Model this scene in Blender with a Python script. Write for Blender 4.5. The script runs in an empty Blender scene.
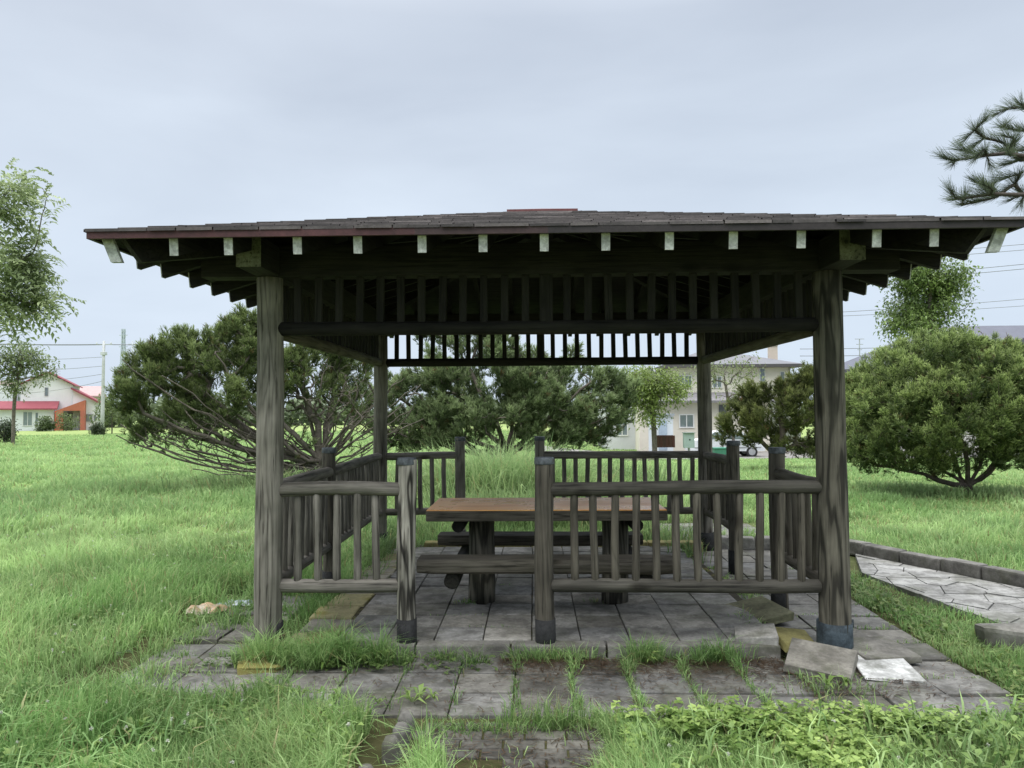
import bpy, bmesh, math, random
import numpy as np
from mathutils import Vector, Matrix, noise as mnoise

R = math.radians
rnd = random.Random(7)
rng = np.random.default_rng(11)
scene = bpy.context.scene
COL = scene.collection

# ------------------------------------------------------------------ camera pose (solved from the photograph)
CAM = np.array([1.7137, -4.9368, 1.4783])
YAW, PIT, ROL, FPX = -0.0278, 0.0337, -0.0063, 766.87
_fw = np.array([math.sin(YAW) * math.cos(PIT), math.cos(YAW) * math.cos(PIT), math.sin(PIT)])
_rt = np.array([math.cos(YAW), -math.sin(YAW), 0.0])
_up = np.cross(_rt, _fw)
_r2 = _rt * math.cos(ROL) + _up * math.sin(ROL)
_u2 = -_rt * math.sin(ROL) + _up * math.cos(ROL)


def at(px, py, Y):
    """world point at depth line Y for a measured pixel of the survey"""
    d = _fw + _r2 * (px - 512) / FPX + _u2 * (384 - py) / FPX
    return CAM + d * ((Y - CAM[1]) / d[1])


def smooth(a, b, x):
    t = np.clip((x - a) / (b - a), 0, 1)
    return t * t * (3 - 2 * t)


def ground_z(x, y):
    x = np.asarray(x, float); y = np.asarray(y, float)
    d = np.maximum(0, y - 9)
    left = -0.0068 * np.minimum(d, 120)
    right = -1.15 * smooth(9, 42, y) - 0.002 * np.maximum(0, y - 42)
    w = smooth(-3, 7, x)
    return -0.09 + left * (1 - w) + right * w


# ------------------------------------------------------------------ value noise
_lat = rng.random((256, 256))


def vnoise(x, y, s=1.0, off=0.0):
    x = np.asarray(x, float) * s + off + 1000; y = np.asarray(y, float) * s + off * 1.7 + 1000
    xi = np.floor(x).astype(int); yi = np.floor(y).astype(int)
    fx = x - xi; fy = y - yi
    fx = fx * fx * (3 - 2 * fx); fy = fy * fy * (3 - 2 * fy)
    a = _lat[xi % 256, yi % 256]; b = _lat[(xi + 1) % 256, yi % 256]
    c = _lat[xi % 256, (yi + 1) % 256]; d = _lat[(xi + 1) % 256, (yi + 1) % 256]
    return (a * (1 - fx) + b * fx) * (1 - fy) + (c * (1 - fx) + d * fx) * fy


# ------------------------------------------------------------------ materials
def new_mat(name):
    m = bpy.data.materials.new(name); m.use_nodes = True
    nt = m.node_tree; nt.nodes.clear()
    out = nt.nodes.new('ShaderNodeOutputMaterial')
    b = nt.nodes.new('ShaderNodeBsdfPrincipled')
    nt.links.new(b.outputs[0], out.inputs[0])
    return m, nt, b, out


def N(nt, t, **kw):
    n = nt.nodes.new(t)
    for k, v in kw.items():
        setattr(n, k, v)
    return n


def obj_coords(nt, scale, rand=True):
    tc = N(nt, 'ShaderNodeTexCoord')
    mp = N(nt, 'ShaderNodeMapping')
    mp.inputs['Scale'].default_value = scale
    if rand:
        oi = N(nt, 'ShaderNodeObjectInfo')
        mul = N(nt, 'ShaderNodeMath', operation='MULTIPLY'); mul.inputs[1].default_value = 37.0
        nt.links.new(oi.outputs['Random'], mul.inputs[0])
        add = N(nt, 'ShaderNodeVectorMath', operation='ADD')
        nt.links.new(tc.outputs['Object'], add.inputs[0]); nt.links.new(mul.outputs[0], add.inputs[1])
        nt.links.new(add.outputs[0], mp.inputs['Vector'])
    else:
        nt.links.new(tc.outputs['Object'], mp.inputs['Vector'])
    return mp.outputs[0]


def noise_n(nt, vec, scale, detail=6, rough=.6, dist=0.0):
    n = N(nt, 'ShaderNodeTexNoise')
    n.inputs['Scale'].default_value = scale; n.inputs['Detail'].default_value = detail
    n.inputs['Roughness'].default_value = rough; n.inputs['Distortion'].default_value = dist
    nt.links.new(vec, n.inputs['Vector'])
    return n.outputs['Fac']


def ramp(nt, fac, stops):
    r = N(nt, 'ShaderNodeValToRGB')
    e = r.color_ramp.elements
    while len(e) < len(stops):
        e.new(0.5)
    for el, (p, c) in zip(e, stops):
        el.position = p; el.color = (c[0], c[1], c[2], 1)
    nt.links.new(fac, r.inputs[0])
    return r.outputs[0]


def mixc(nt, fac, a, b, blend='MIX'):
    m = N(nt, 'ShaderNodeMix', data_type='RGBA', blend_type=blend)
    for s, v in ((m.inputs[0], fac), (m.inputs[6], a), (m.inputs[7], b)):
        if isinstance(v, (int, float)):
            s.default_value = v
        elif isinstance(v, tuple):
            s.default_value = (v[0], v[1], v[2], 1)
        else:
            nt.links.new(v, s)
    return m.outputs[2]


def bump(nt, b, h, strength=.4, dist=.01):
    n = N(nt, 'ShaderNodeBump')
    n.inputs['Strength'].default_value = strength; n.inputs['Distance'].default_value = dist
    nt.links.new(h, n.inputs['Height']); nt.links.new(n.outputs[0], b.inputs['Normal'])


def wood_mat(name, axis, light, dark, green=0.25, rough=.8, crack=1.0, figure=.42):
    m, nt, b, out = new_mat(name)
    s = [11, 11, 11]; s[axis] = 0.9
    f = [60, 60, 60]; f[axis] = 2.2
    v1 = obj_coords(nt, s); v2 = obj_coords(nt, f); v3 = obj_coords(nt, (1.6, 1.6, 1.6))
    n1 = noise_n(nt, v1, 1.0, 5, .6, 1.3)
    n2 = noise_n(nt, v2, 1.0, 4, .6, .4)
    n3 = noise_n(nt, v3, 1.0, 4, .6)
    mid = tuple(l * .62 + d * .38 for l, d in zip(light, dark))
    s2 = [5.5, 5.5, 5.5]; s2[axis] = .75
    n0 = noise_n(nt, obj_coords(nt, s2), 1.0, 2.5, .5, .5)
    mu = N(nt, 'ShaderNodeMath', operation='MULTIPLY'); mu.inputs[1].default_value = 16.0; nt.links.new(n0, mu.inputs[0])
    pp = N(nt, 'ShaderNodeMath', operation='PINGPONG'); pp.inputs[1].default_value = 1.0; nt.links.new(mu.outputs[0], pp.inputs[0])
    fig = ramp(nt, pp.outputs[0], [(.0, (.05, .048, .045)), (.28, (.2, .195, .19)), (.5, (.85, .85, .85)), (1, (1.3, 1.3, 1.3))] if crack > 1.2 else [(.0, (.33, .32, .31)), (.22, (.68, .68, .67)), (.5, (1, 1, 1)), (1, (1.22, 1.22, 1.22))])
    c = ramp(nt, n1, [(.28, dark), (.38, mid), (.50, light), (.60, tuple(l * .8 for l in light)), (.72, light)])
    c = mixc(nt, figure, c, fig, 'MULTIPLY')
    c2 = ramp(nt, n2, [(.36, (.22, .21, .2)), (.41, (.8, .8, .8)), (.52, (1, 1, 1)), (.7, (1.2, 1.2, 1.2))])
    ks = [4.5, 4.5, 4.5]; ks[axis] = 2.0
    vo = N(nt, 'ShaderNodeTexVoronoi'); vo.inputs['Scale'].default_value = 1.0; nt.links.new(obj_coords(nt, ks), vo.inputs['Vector'])
    c = mixc(nt, .9, c, ramp(nt, vo.outputs['Distance'], [(.06, (.25, .23, .2)), (.12, (.6, .58, .55)), (.17, (1, 1, 1))]), 'MULTIPLY')
    c = mixc(nt, .9, c, c2, 'MULTIPLY')
    big = ramp(nt, n3, [(.32, (.55, .56, .52)), (.62, (1.12, 1.12, 1.1))])
    c = mixc(nt, 1.0, c, big, 'MULTIPLY')
    g = ramp(nt, n3, [(.45, (0, 0, 0)), (.75, (1, 1, 1))])
    gm = N(nt, 'ShaderNodeMath', operation='MULTIPLY'); gm.inputs[1].default_value = green
    nt.links.new(g, gm.inputs[0])
    c = mixc(nt, gm.outputs[0], c, (.075, .085, .045))
    nt.links.new(c, b.inputs['Base Color'])
    b.inputs['Roughness'].default_value = rough
    b.inputs['Specular IOR Level'].default_value = .3
    ad = N(nt, 'ShaderNodeMath', operation='ADD')
    nt.links.new(n1, ad.inputs[0]); nt.links.new(n2, ad.inputs[1])
    bump(nt, b, ad.outputs[0], .55 * crack, .012)
    return m


def attr_mat(name, rough=.85, noise_scale=3.0, lo=.65, hi=1.25, fine=40., spec=.3, bumpst=.3, moss=0.0, moss_col=(.10, .11, .035),
             stain=0.0, finec=.7):
    """vertex colour x procedural mottling"""
    m, nt, b, out = new_mat(name)
    a = N(nt, 'ShaderNodeAttribute'); a.attribute_name = 'Col'
    v = obj_coords(nt, (1, 1, 1))
    n1 = noise_n(nt, v, noise_scale, 6, .62)
    n2 = noise_n(nt, v, fine, 4, .6)
    c = mixc(nt, 1.0, a.outputs['Color'], ramp(nt, n1, [(.3, (lo,) * 3), (.7, (hi,) * 3)]), 'MULTIPLY')
    c = mixc(nt, finec, c, ramp(nt, n2, [(.3, (.72,) * 3), (.7, (1.2,) * 3)]), 'MULTIPLY')
    if stain:
        n4 = noise_n(nt, v, noise_scale * 2.3, 5, .7)
        c = mixc(nt, stain, c, ramp(nt, n4, [(.42, (.35, .34, .33)), (.55, (1, 1, 1))]), 'MULTIPLY')
    if moss:
        n3 = noise_n(nt, v, noise_scale * .8, 8, .7)
        mk = ramp(nt, n3, [(.5, (0, 0, 0)), (.62, (moss,) * 3)])
        c = mixc(nt, mk, c, moss_col)
    nt.links.new(c, b.inputs['Base Color'])
    b.inputs['Roughness'].default_value = rough; b.inputs['Specular IOR Level'].default_value = spec
    if bumpst:
        bump(nt, b, n2, bumpst, .006)
    return m


def leaf_mat(name, trans=.35, rough=.55, spec=.3, tint=(1, 1, 1)):
    m, nt, b, out = new_mat(name)
    a = N(nt, 'ShaderNodeAttribute'); a.attribute_name = 'Col'
    tc = N(nt, 'ShaderNodeTexCoord')
    n = noise_n(nt, tc.outputs['Object'], 1.7, 3, .6)
    c = mixc(nt, 1.0, a.outputs['Color'], ramp(nt, n, [(.3, (.82, .86, .8)), (.7, (1.15, 1.12, 1.1))]), 'MULTIPLY')
    c = mixc(nt, 1.0, c, tint, 'MULTIPLY')
    nt.links.new(c, b.inputs['Base Color'])
    b.inputs['Roughness'].default_value = rough; b.inputs['Specular IOR Level'].default_value = spec
    t = N(nt, 'ShaderNodeBsdfTranslucent'); nt.links.new(c, t.inputs['Color'])
    mx = N(nt, 'ShaderNodeMixShader'); mx.inputs[0].default_value = trans
    nt.links.new(b.outputs[0], mx.inputs[1]); nt.links.new(t.outputs[0], mx.inputs[2])
    nt.links.new(mx.outputs[0], out.inputs[0])
    return m


M = {}
GL, GD = (.132, .116, .094), (.038, .033, .027)
for ax, nm in enumerate('xyz'):
    M['wood_' + nm] = wood_mat('weathered_log_' + nm, ax, GL, GD, .2)
    M['dark_' + nm] = wood_mat('dark_damp_timber_' + nm, ax, (.022, .020, .017), (.008, .007, .006), .08)  # under-roof shade is put into this timber's near-black colour
    M['pale_' + nm] = wood_mat('silver_grey_log_' + nm, ax, (.205, .188, .162), (.062, .056, .048), .0)
M['wood_stripe'] = wood_mat('deep_grained_post', 2, (.36, .335, .29), (.03, .027, .022), .0, crack=1.6, figure=.95)
M['wood_moss'] = wood_mat('brown_mossy_post', 2, (.135, .122, .098), (.02, .018, .015), .2, crack=1.3, figure=.78)
M['post_pale'] = wood_mat('pale_grey_post', 2, (.31, .285, .245), (.10, .092, .078), .0, figure=.6)
M['rail_dark'] = wood_mat('dark_grey_rail', 0, (.095, .087, .074), (.022, .02, .017), .1)
M['wood_green'] = wood_mat('algae_beam_end', 1, (.20, .205, .14), (.10, .105, .07), .3, figure=.3)
M['white_end'] = attr_mat('flaking_white_paint', .7, 14, .6, 1.1, 60, stain=.4)
M['shingle'] = attr_mat('weathered_shingle', .75, 6, .6, 1.35, 50, .35, .4)
M['fascia'] = attr_mat('faded_maroon_fascia', .6, 2.5, .5, 1.3, 40, .4, .2)
M['red_paint'] = attr_mat('faded_red_cap', .5, 6, .8, 1.15, 40, .4, .1)
M['sleeve'] = attr_mat('tarnished_metal_sleeve', .75, 9, .45, 1.4, 70, .25, .3, stain=.5)
M['concrete'] = attr_mat('worn_paver', .8, 3.2, .6, 1.25, 45, .35, .35, moss=.35, moss_col=(.09, .095, .05), stain=.6)
M['mossy_stone'] = attr_mat('mossy_paver', .9, 4.0, .6, 1.2, 45, .2, .4, moss=.9, moss_col=(.21, .19, .055))
M['kerb'] = attr_mat('kerb_concrete', .85, 4.5, .55, 1.2, 45, .3, .45, moss=.5, moss_col=(.07, .075, .04), stain=.4)
M['plain'] = attr_mat('painted_surface', .7, 1.5, .88, 1.08, 12, .3, 0, finec=.2)
M['siding'] = attr_mat('house_siding', .8, .6, .94, 1.04, 5, .2, 0, finec=.12)
M['bark'] = attr_mat('bark', .9, 9, .55, 1.3, 55, .15, .6)
M['grass'] = leaf_mat('grass_blades', .48, .5, .3)
M['leaf'] = leaf_mat('broad_leaves', .38, .45, .35)
M['needle'] = leaf_mat('pine_needles', .34, .5, .3)
M['litterm'] = attr_mat('crumpled_litter', .6, 25, .7, 1.15, 80, .3, .3)
M['metal'] = attr_mat('galvanised_metal', .5, 3, .85, 1.1, 30, .5, 0)


def glass_mat():
    m, nt, b, out = new_mat('window_glass')
    v = obj_coords(nt, (1, 1, 1))
    c = ramp(nt, noise_n(nt, v, 1.2, 2), [(.3, (.10, .13, .15)), (.7, (.22, .26, .28))])
    nt.links.new(c, b.inputs['Base Color'])
    b.inputs['Roughness'].default_value = .08; b.inputs['Specular IOR Level'].default_value = .8
    return m


M['glass'] = glass_mat()


def table_mat():
    m, nt, b, out = new_mat('varnished_orange_tabletop')
    v1 = obj_coords(nt, (1.2, 18, 18), False); v2 = obj_coords(nt, (1, 1, 1), False)
    n1 = noise_n(nt, v1, 1.0, 5, .6, .6); n2 = noise_n(nt, v2, 3.5, 5, .6)
    c = ramp(nt, n1, [(.3, (.80, .31, .07)), (.5, (.97, .45, .11)), (.7, (1.0, .56, .19))])
    c = mixc(nt, ramp(nt, n2, [(.55, (0, 0, 0)), (.75, (.4,) * 3)]), c, (.62, .36, .19))
    nt.links.new(c, b.inputs['Base Color'])
    nt.links.new(ramp(nt, n2, [(.35, (.22,) * 3), (.65, (.42,) * 3)]), b.inputs['Roughness'])
    b.inputs['Specular IOR Level'].default_value = .5
    bump(nt, b, n1, .15, .004)
    return m


M['tabletop'] = table_mat()


def ground_mat():
    m, nt, b, out = new_mat('meadow_ground')
    a = N(nt, 'ShaderNodeAttribute'); a.attribute_name = 'Col'
    tc = N(nt, 'ShaderNodeTexCoord')
    n1 = noise_n(nt, tc.outputs['Object'], .25, 6, .6)
    n2 = noise_n(nt, tc.outputs['Object'], 6., 6, .7)
    n3 = noise_n(nt, tc.outputs['Object'], 1.1, 4, .6)
    c = mixc(nt, 1.0, a.outputs['Color'], ramp(nt, n1, [(.3, (.8, .86, .8)), (.7, (1.2, 1.12, 1.1))]), 'MULTIPLY')
    c = mixc(nt, .9, c, ramp(nt, n2, [(.3, (.6, .65, .5)), (.7, (1.3, 1.25, 1.2))]), 'MULTIPLY')
    c = mixc(nt, .6, c, ramp(nt, n3, [(.3, (.75, .8, .75)), (.7, (1.2, 1.15, 1.1))]), 'MULTIPLY')
    nt.links.new(c, b.inputs['Base Color'])
    b.inputs['Roughness'].default_value = .95; b.inputs['Specular IOR Level'].default_value = .05
    bump(nt, b, n2, .5, .03)
    return m


M['ground'] = ground_mat()


# ------------------------------------------------------------------ object helpers
def tag(o, label=None, cat=None, group=None, kind=None):
    if label: o['label'] = label
    if cat: o['category'] = cat
    if group: o['group'] = group
    if kind: o['kind'] = kind
    return o


def thing(name, loc, label, cat, group=None, rz=0.0):
    o = bpy.data.objects.new(name, None); COL.objects.link(o)
    o.location = loc; o.rotation_euler = (0, 0, rz)
    o.empty_display_size = .2
    return tag(o, label, cat, group)


def wloc(o):
    v = Vector((0, 0, 0))
    while o is not None:
        v = v + o.location; o = o.parent
    return v


def link(name, me, parent=None, loc=None):
    o = bpy.data.objects.new(name, me); COL.objects.link(o)
    if parent is not None:
        o.parent = parent
    if loc is not None:
        o.location = loc
    return o


def npmesh(name, V, F, C, mat, parent=None, smooth_=False, origin=None):
    """V world coords (n,3), F (m,3|4) int, C (n,3)"""
    V = np.asarray(V, np.float32).copy(); F = np.asarray(F, np.int32); k = F.shape[1]
    if origin is not None:
        V -= np.asarray(origin, np.float32)
    elif parent is not None:
        V -= np.array(wloc(parent), np.float32)
    me = bpy.data.meshes.new(name)
    me.vertices.add(len(V)); me.vertices.foreach_set('co', V.ravel())
    me.loops.add(F.size); me.loops.foreach_set('vertex_index', F.ravel())
    me.polygons.add(len(F)); me.polygons.foreach_set('loop_start', np.arange(0, F.size, k, dtype=np.int32))
    me.update(calc_edges=True)
    if C is not None:
        ca = me.color_attributes.new('Col', 'FLOAT_COLOR', 'POINT')
        C4 = np.ones((len(V), 4), np.float32); C4[:, :3] = C
        ca.data.foreach_set('color', C4.ravel())
    if smooth_:
        me.polygons.foreach_set('use_smooth', np.ones(len(F), bool))
    me.materials.append(mat)
    o = link(name, me, parent)
    if origin is not None and parent is None:
        o.location = origin
    return o


class MB:
    """collects shapes in a bmesh, then links them as ONE mesh object"""

    def __init__(s):
        s.bm = bmesh.new(); s.cl = s.bm.verts.layers.float_color.new('Col')
        s.col = (1, 1, 1)

    def _paint(s, vs, col):
        c = col or s.col
        for v in vs:
            v[s.cl] = (c[0], c[1], c[2], 1)

    def box(s, c, size, rot=None, bevel=0.0, col=None, jitter=0.0):
        r = bmesh.ops.create_cube(s.bm, size=1)
        vs = r['verts']
        mt = Matrix.Translation(c)
        if rot is not None:
            mt = mt @ (rot if isinstance(rot, Matrix) else Matrix.Rotation(rot, 4, 'Z'))
        mt = mt @ Matrix.Diagonal((size[0], size[1], size[2], 1))
        bmesh.ops.transform(s.bm, matrix=mt, verts=vs)
        if jitter:
            for v in vs:
                v.co += Vector((rnd.uniform(-1, 1), rnd.uniform(-1, 1), rnd.uniform(-1, 1))) * jitter
        if bevel > 0:
            es = list({e for v in vs for e in v.link_edges})
            rr = bmesh.ops.bevel(s.bm, geom=es, offset=bevel, segments=2, profile=.6, affect='EDGES', clamp_overlap=True)
            vs = list({v for f in rr['faces'] for v in f.verts} | {v for v in vs if v.is_valid})
        s._paint(vs, col)
        return vs

    def bar(s, p0, p1, w, h, up=(0, 0, 1), bevel=0.0, col=None):
        p0 = Vector(p0); p1 = Vector(p1); d = p1 - p0; L = d.length; z = d.normalized()
        x = Vector(up).cross(z)
        if x.length < 1e-4:
            x = Vector((1, 0, 0))
        x.normalize(); y = z.cross(x)
        rot = Matrix((x, y, z)).transposed().to_4x4()
        return s.box((p0 + p1) / 2, (w, h, L), rot, bevel, col)

    def log(s, p0, p1, r0, r1=None, n=14, seg=7, rough=.03, bow=.0, round_end=.012, col=None, seed=None):
        """a slightly irregular round log with softened ends"""
        r1 = r0 if r1 is None else r1
        sd = rnd.random() * 100 if seed is None else seed
        p0 = Vector(p0); p1 = Vector(p1); d = p1 - p0; L = d.length; z = d / L
        x = z.orthogonal().normalized(); y = z.cross(x)
        ts = [0.0] + ([round_end / L] if round_end else []) + [i / seg for i in range(1, seg)] + ([1 - round_end / L] if round_end else []) + [1.0]
        rings = []; allv = []
        for k, t in enumerate(ts):
            r = r0 + (r1 - r0) * t
            if round_end and (k == 0 or k == len(ts) - 1):
                r *= max(.6, 1 - round_end / max(r, 1e-4) * .7)
            off = (x * math.sin(t * 5 + sd) + y * math.cos(t * 4 + sd * 2)) * bow
            ring = []
            for i in range(n):
                a = 2 * math.pi * i / n
                nz = mnoise.noise(Vector((math.cos(a) * 1.3 + sd, math.sin(a) * 1.3, t * L * 1.8)))
                rr = r * (1 + rough * nz * 1.6)
                ring.append(s.bm.verts.new(p0 + z * (t * L) + off + (x * math.cos(a) + y * math.sin(a)) * rr))
            rings.append(ring); allv += ring
        for a, b in zip(rings, rings[1:]):
            for i in range(n):
                f = s.bm.faces.new((a[i], a[(i + 1) % n], b[(i + 1) % n], b[i])); f.smooth = True
        s.bm.faces.new(list(reversed(rings[0]))); s.bm.faces.new(rings[-1])
        s._paint(allv, col)
        return allv

    def poly(s, pts, col=None):
        vs = [s.bm.verts.new(p) for p in pts]
        s.bm.faces.new(vs); s._paint(vs, col)
        return vs

    def prism(s, pts, vec, col=None):
        """extrude polygon pts by vec"""
        v = Vector(vec)
        a = [s.bm.verts.new(Vector(p)) for p in pts]; b = [s.bm.verts.new(Vector(p) + v) for p in pts]
        n = len(a)
        s.bm.faces.new(a); s.bm.faces.new(list(reversed(b)))
        for i in range(n):
            s.bm.faces.new((a[i], b[i], b[(i + 1) % n], a[(i + 1) % n]))
        s._paint(a + b, col)
        return a + b

    def build(s, name, mat, parent=None, loc=None, world=True):
        """world=True: shapes are in world coordinates, moved into the parent's frame"""
        bmesh.ops.recalc_face_normals(s.bm, faces=s.bm.faces[:])
        me = bpy.data.meshes.new(name)
        if world and parent is not None:
            bmesh.ops.translate(s.bm, verts=s.bm.verts[:], vec=-wloc(parent))
        elif world and loc is not None:
            bmesh.ops.translate(s.bm, verts=s.bm.verts[:], vec=-Vector(loc))
        s.bm.to_mesh(me); s.bm.free()
        me.materials.append(mat)
        return link(name, me, parent, loc if (parent is None or not world) else None)


# ------------------------------------------------------------------ GROUND
def build_ground():
    rr = np.concatenate([[0.0], np.geomspace(.6, 900, 110)])
    th = np.linspace(0, 2 * math.pi, 181)[:-1]
    X = CAM[0] + np.outer(rr, np.cos(th)); Y = CAM[1] + np.outer(rr, np.sin(th))
    Z = ground_z(X, Y)
    V = np.stack([X, Y, Z], -1).reshape(-1, 3)
    n = len(th); F = []
    for i in range(len(rr) - 1):
        a = i * n + np.arange(n); b = i * n + (np.arange(n) + 1) % n
        F.append(np.stack([a, a + n, b + n, b], -1))
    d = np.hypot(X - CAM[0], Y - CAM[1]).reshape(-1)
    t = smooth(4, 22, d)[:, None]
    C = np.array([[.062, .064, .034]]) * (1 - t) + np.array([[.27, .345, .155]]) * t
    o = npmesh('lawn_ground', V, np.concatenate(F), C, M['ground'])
    tag(o, kind='structure')


build_ground()

# ------------------------------------------------------------------ PAVING
S = 3.6


def grey(v, w=0.0):
    w = w + .06
    return (v * (1 + w * .65), v * 1.012, v * (1 - w * 1.15))


def tiles(xs, ys, z, th=.06, gap=.013, base=.2, var=.07, tilt=.004, drop=None, zj=.004):
    mb = MB()
    for i in range(len(xs) - 1):
        for j in range(len(ys) - 1):
            cx = (xs[i] + xs[i + 1]) / 2; cy = (ys[j] + ys[j + 1]) / 2
            if drop and drop(cx, cy):
                continue
            sx = xs[i + 1] - xs[i] - gap * .55; sy = ys[j + 1] - ys[j] - gap * 1.5
            rot = Matrix.Rotation(rnd.gauss(0, tilt), 4, 'X') @ Matrix.Rotation(rnd.gauss(0, tilt), 4, 'Y') @ Matrix.Rotation(rnd.gauss(0, .006), 4, 'Z')
            g = base + rnd.uniform(-var, var)
            mb.box((cx, cy, z - th / 2 + rnd.gauss(0, zj)), (sx, sy, th), rot, .006, grey(g, rnd.uniform(-.02, .05)))
    return mb


def frange(a, b, s):
    n = max(1, round((b - a) / s))
    return [a + (b - a) * i / n for i in range(n + 1)]


# the earth bed under the platform and its pavers
mb = MB(); mb.box((1.85, 1.83, -.08), (3.0, 3.7, .105), col=(.05, .045, .03))
tag(mb.build('platform_bed', M['mossy_stone']), kind='structure')
mb = tiles(frange(.43, 3.27, .315), frange(.03, 3.42, .308), 0.0, base=.275, var=.06, zj=.003)
tag(mb.build('pavilion_floor', M['concrete']), kind='structure')
# pale concrete edge along the front
mb = MB(); x = .36
while x < 3.2:
    w = min(.6, 3.24 - x)
    mb.box((x + w / 2, -.035, -.045), (w - .012, .115, .1), Matrix.Rotation(rnd.gauss(0, .006), 4, 'Z'), .008, grey(.24 + rnd.uniform(-.05, .04), .03)); x += w
tag(mb.build('platform_edge', M['kerb']), kind='structure')

# outer ring of pavers
xf = [-.72, -.36] + frange(-.05, 3.24, .329) + frange(3.58, 4.28, .35)
mb = tiles(xf, [-1.0, -.685, -.37, -.095], -.07, base=.185, var=.045, tilt=.010, zj=.005, drop=lambda x, y: (x < -.1 and y < -.6) or (x < -.4 and y < -.3 and rnd.random() < .0))
mb2 = tiles(frange(3.36, 4.28, .307), frange(-.1, 4.6, .33), -.07, base=.19, var=.045, tilt=.008)
tag(mb.build('front_paving', M['concrete']), kind='structure')
tag(mb2.build('side_paving', M['concrete']), kind='structure')
mb3 = tiles(frange(-.74, -.12, .31), frange(-.1, 1.55, .33), -.072, base=.16, var=.05, tilt=.02, zj=.008)
tag(mb3.build('west_paving', M['concrete']), kind='structure')
mb4 = tiles(frange(3.3, 4.6, .33), frange(4.6, 5.6, .33), -.075, base=.2, var=.04)
tag(mb4.build('rear_paving', M['concrete']), kind='structure')
# mossy border stones left of the floor and along the rear
mb = MB(); y = -.02
while y < 3.4:
    L = rnd.uniform(.28, .42)
    mb.box((.245 + rnd.uniform(-.02, .02), y + L / 2, -.055), (.31, L - .02, .08), Matrix.Rotation(rnd.gauss(0, .05), 4, 'Z') @ Matrix.Rotation(rnd.uniform(-.09, .05), 4, 'Y'), .012, (grey(.3 + rnd.uniform(-.05, .05), .08) if rnd.random() < .55 else (.34, .31, .17))); y += L
x = .5
while x < 3.2:
    L = rnd.uniform(.3, .6)
    mb.box((x + L / 2, 3.53, -.02), (L - .015, .17, .11), Matrix.Rotation(rnd.gauss(0, .02), 4, 'Z'), .012, (.36, .32, .14)); x += L
tag(mb.build('border_stones', M['mossy_stone']), kind='structure')

# crazy-paved path on the right
def flag_path():
    mb = MB()
    def inside(x, y):
        xl = 4.74 + (2.3 - y) * .15 if y < 2.3 else 4.74 - (y - 2.3) * .35
        xr = 5.03 + (3.3 - y) * .50
        return xl - .25 < x < xr + .2 and -1.2 < y < 3.5
    P = []
    for i in range(7000):
        p = (rnd.uniform(4.3, 7.4), rnd.uniform(-1.3, 3.6))
        if all((p[0] - q[0]) ** 2 + (p[1] - q[1]) ** 2 > .042 for q in P):
            P.append(p)
    for k, p in enumerate(P):
        if not inside(*p):
            continue
        cell = [Vector((p[0] - .5, p[1] - .5)), Vector((p[0] + .5, p[1] - .5)), Vector((p[0] + .5, p[1] + .5)), Vector((p[0] - .5, p[1] + .5))]
        for j, q in enumerate(P):
            if j == k or (q[0] - p[0]) ** 2 + (q[1] - p[1]) ** 2 > 1.0:
                continue
            n = Vector((q[0] - p[0], q[1] - p[1])); mid = Vector(((p[0] + q[0]) / 2, (p[1] + q[1]) / 2)); n.normalize(); mid = mid - n * .0045
            new = []
            for a, b in zip(cell, cell[1:] + cell[:1]):
                da = (a - mid).dot(n); db = (b - mid).dot(n)
                if da <= 0: new.append(a)
                if da * db < 0: new.append(a + (b - a) * (da / (da - db)))
            cell = new
            if len(cell) < 3: break
        for mid, n in ((Vector((4.74, 2.3)), Vector((-1, -.15)).normalized()), (Vector((4.74, 2.3)), Vector((-1, .35)).normalized()), (Vector((5.03, 3.3)), Vector((1, .5)).normalized())):
            if len(cell) < 3: break
            new = []
            for a, b in zip(cell, cell[1:] + cell[:1]):
                da = (a - mid).dot(n); db = (b - mid).dot(n)
                if da <= 0: new.append(a)
                if da * db < 0: new.append(a + (b - a) * (da / (da - db)))
            cell = new
        if len(cell) >= 3:
            z = -.05 + rnd.gauss(0, .003)
            mb.prism([(c.x, c.y, z) for c in cell], (0, 0, -.05), grey(.33 + rnd.uniform(-.05, .06), -.02))
    tag(mb.build('flagstone_path', M['concrete']), kind='structure')


flag_path()
# kerb of rough stone blocks behind the path
mb = MB()
a = Vector((4.95, 3.48)); b = Vector((7.0, -.55)); d = (b - a).normalized(); L = (b - a).length; t = 0; ang = math.atan2(d.y, d.x)
while t < L:
    w = rnd.uniform(.32, .6); c = a + d * (t + w / 2) + Vector((-d.y, d.x)) * (.075 + rnd.gauss(0, .008))
    mb.box((c.x, c.y, -.01 + rnd.gauss(0, .006)), (w - .014, .15, .14), Matrix.Rotation(ang + rnd.gauss(0, .015), 4, 'Z'), .018, grey(.2 + rnd.uniform(-.03, .04), .02), .006); t += w
a = Vector((4.95, 3.48)); t = 0
while t < 1.0:
    w = .4
    mb.box((a.x - t - w / 2, 3.6 + t * .1, -.01), (w - .014, .15, .14), Matrix.Rotation(-.1, 4, 'Z'), .018, grey(.24, .02), .006); t += w
tag(mb.build('stone_kerb', M['kerb']), kind='structure')

# brick entrance path in front
mb = MB()
y = -2.75; row = 0
while y < -1.1:
    x = 1.16 - (.1 if row % 2 else 0)
    while x < 2.35:
        mb.box((x + .1, y + .05, -.112 + rnd.gauss(0, .003)), (.19, .094, .06), Matrix.Rotation(rnd.gauss(0, .015), 4, 'Z'), .005, grey(.115 + rnd.uniform(-.025, .03), .05)); x += .2
    y += .1; row += 1
tag(mb.build('brick_path', M['concrete']), kind='structure')


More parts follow.
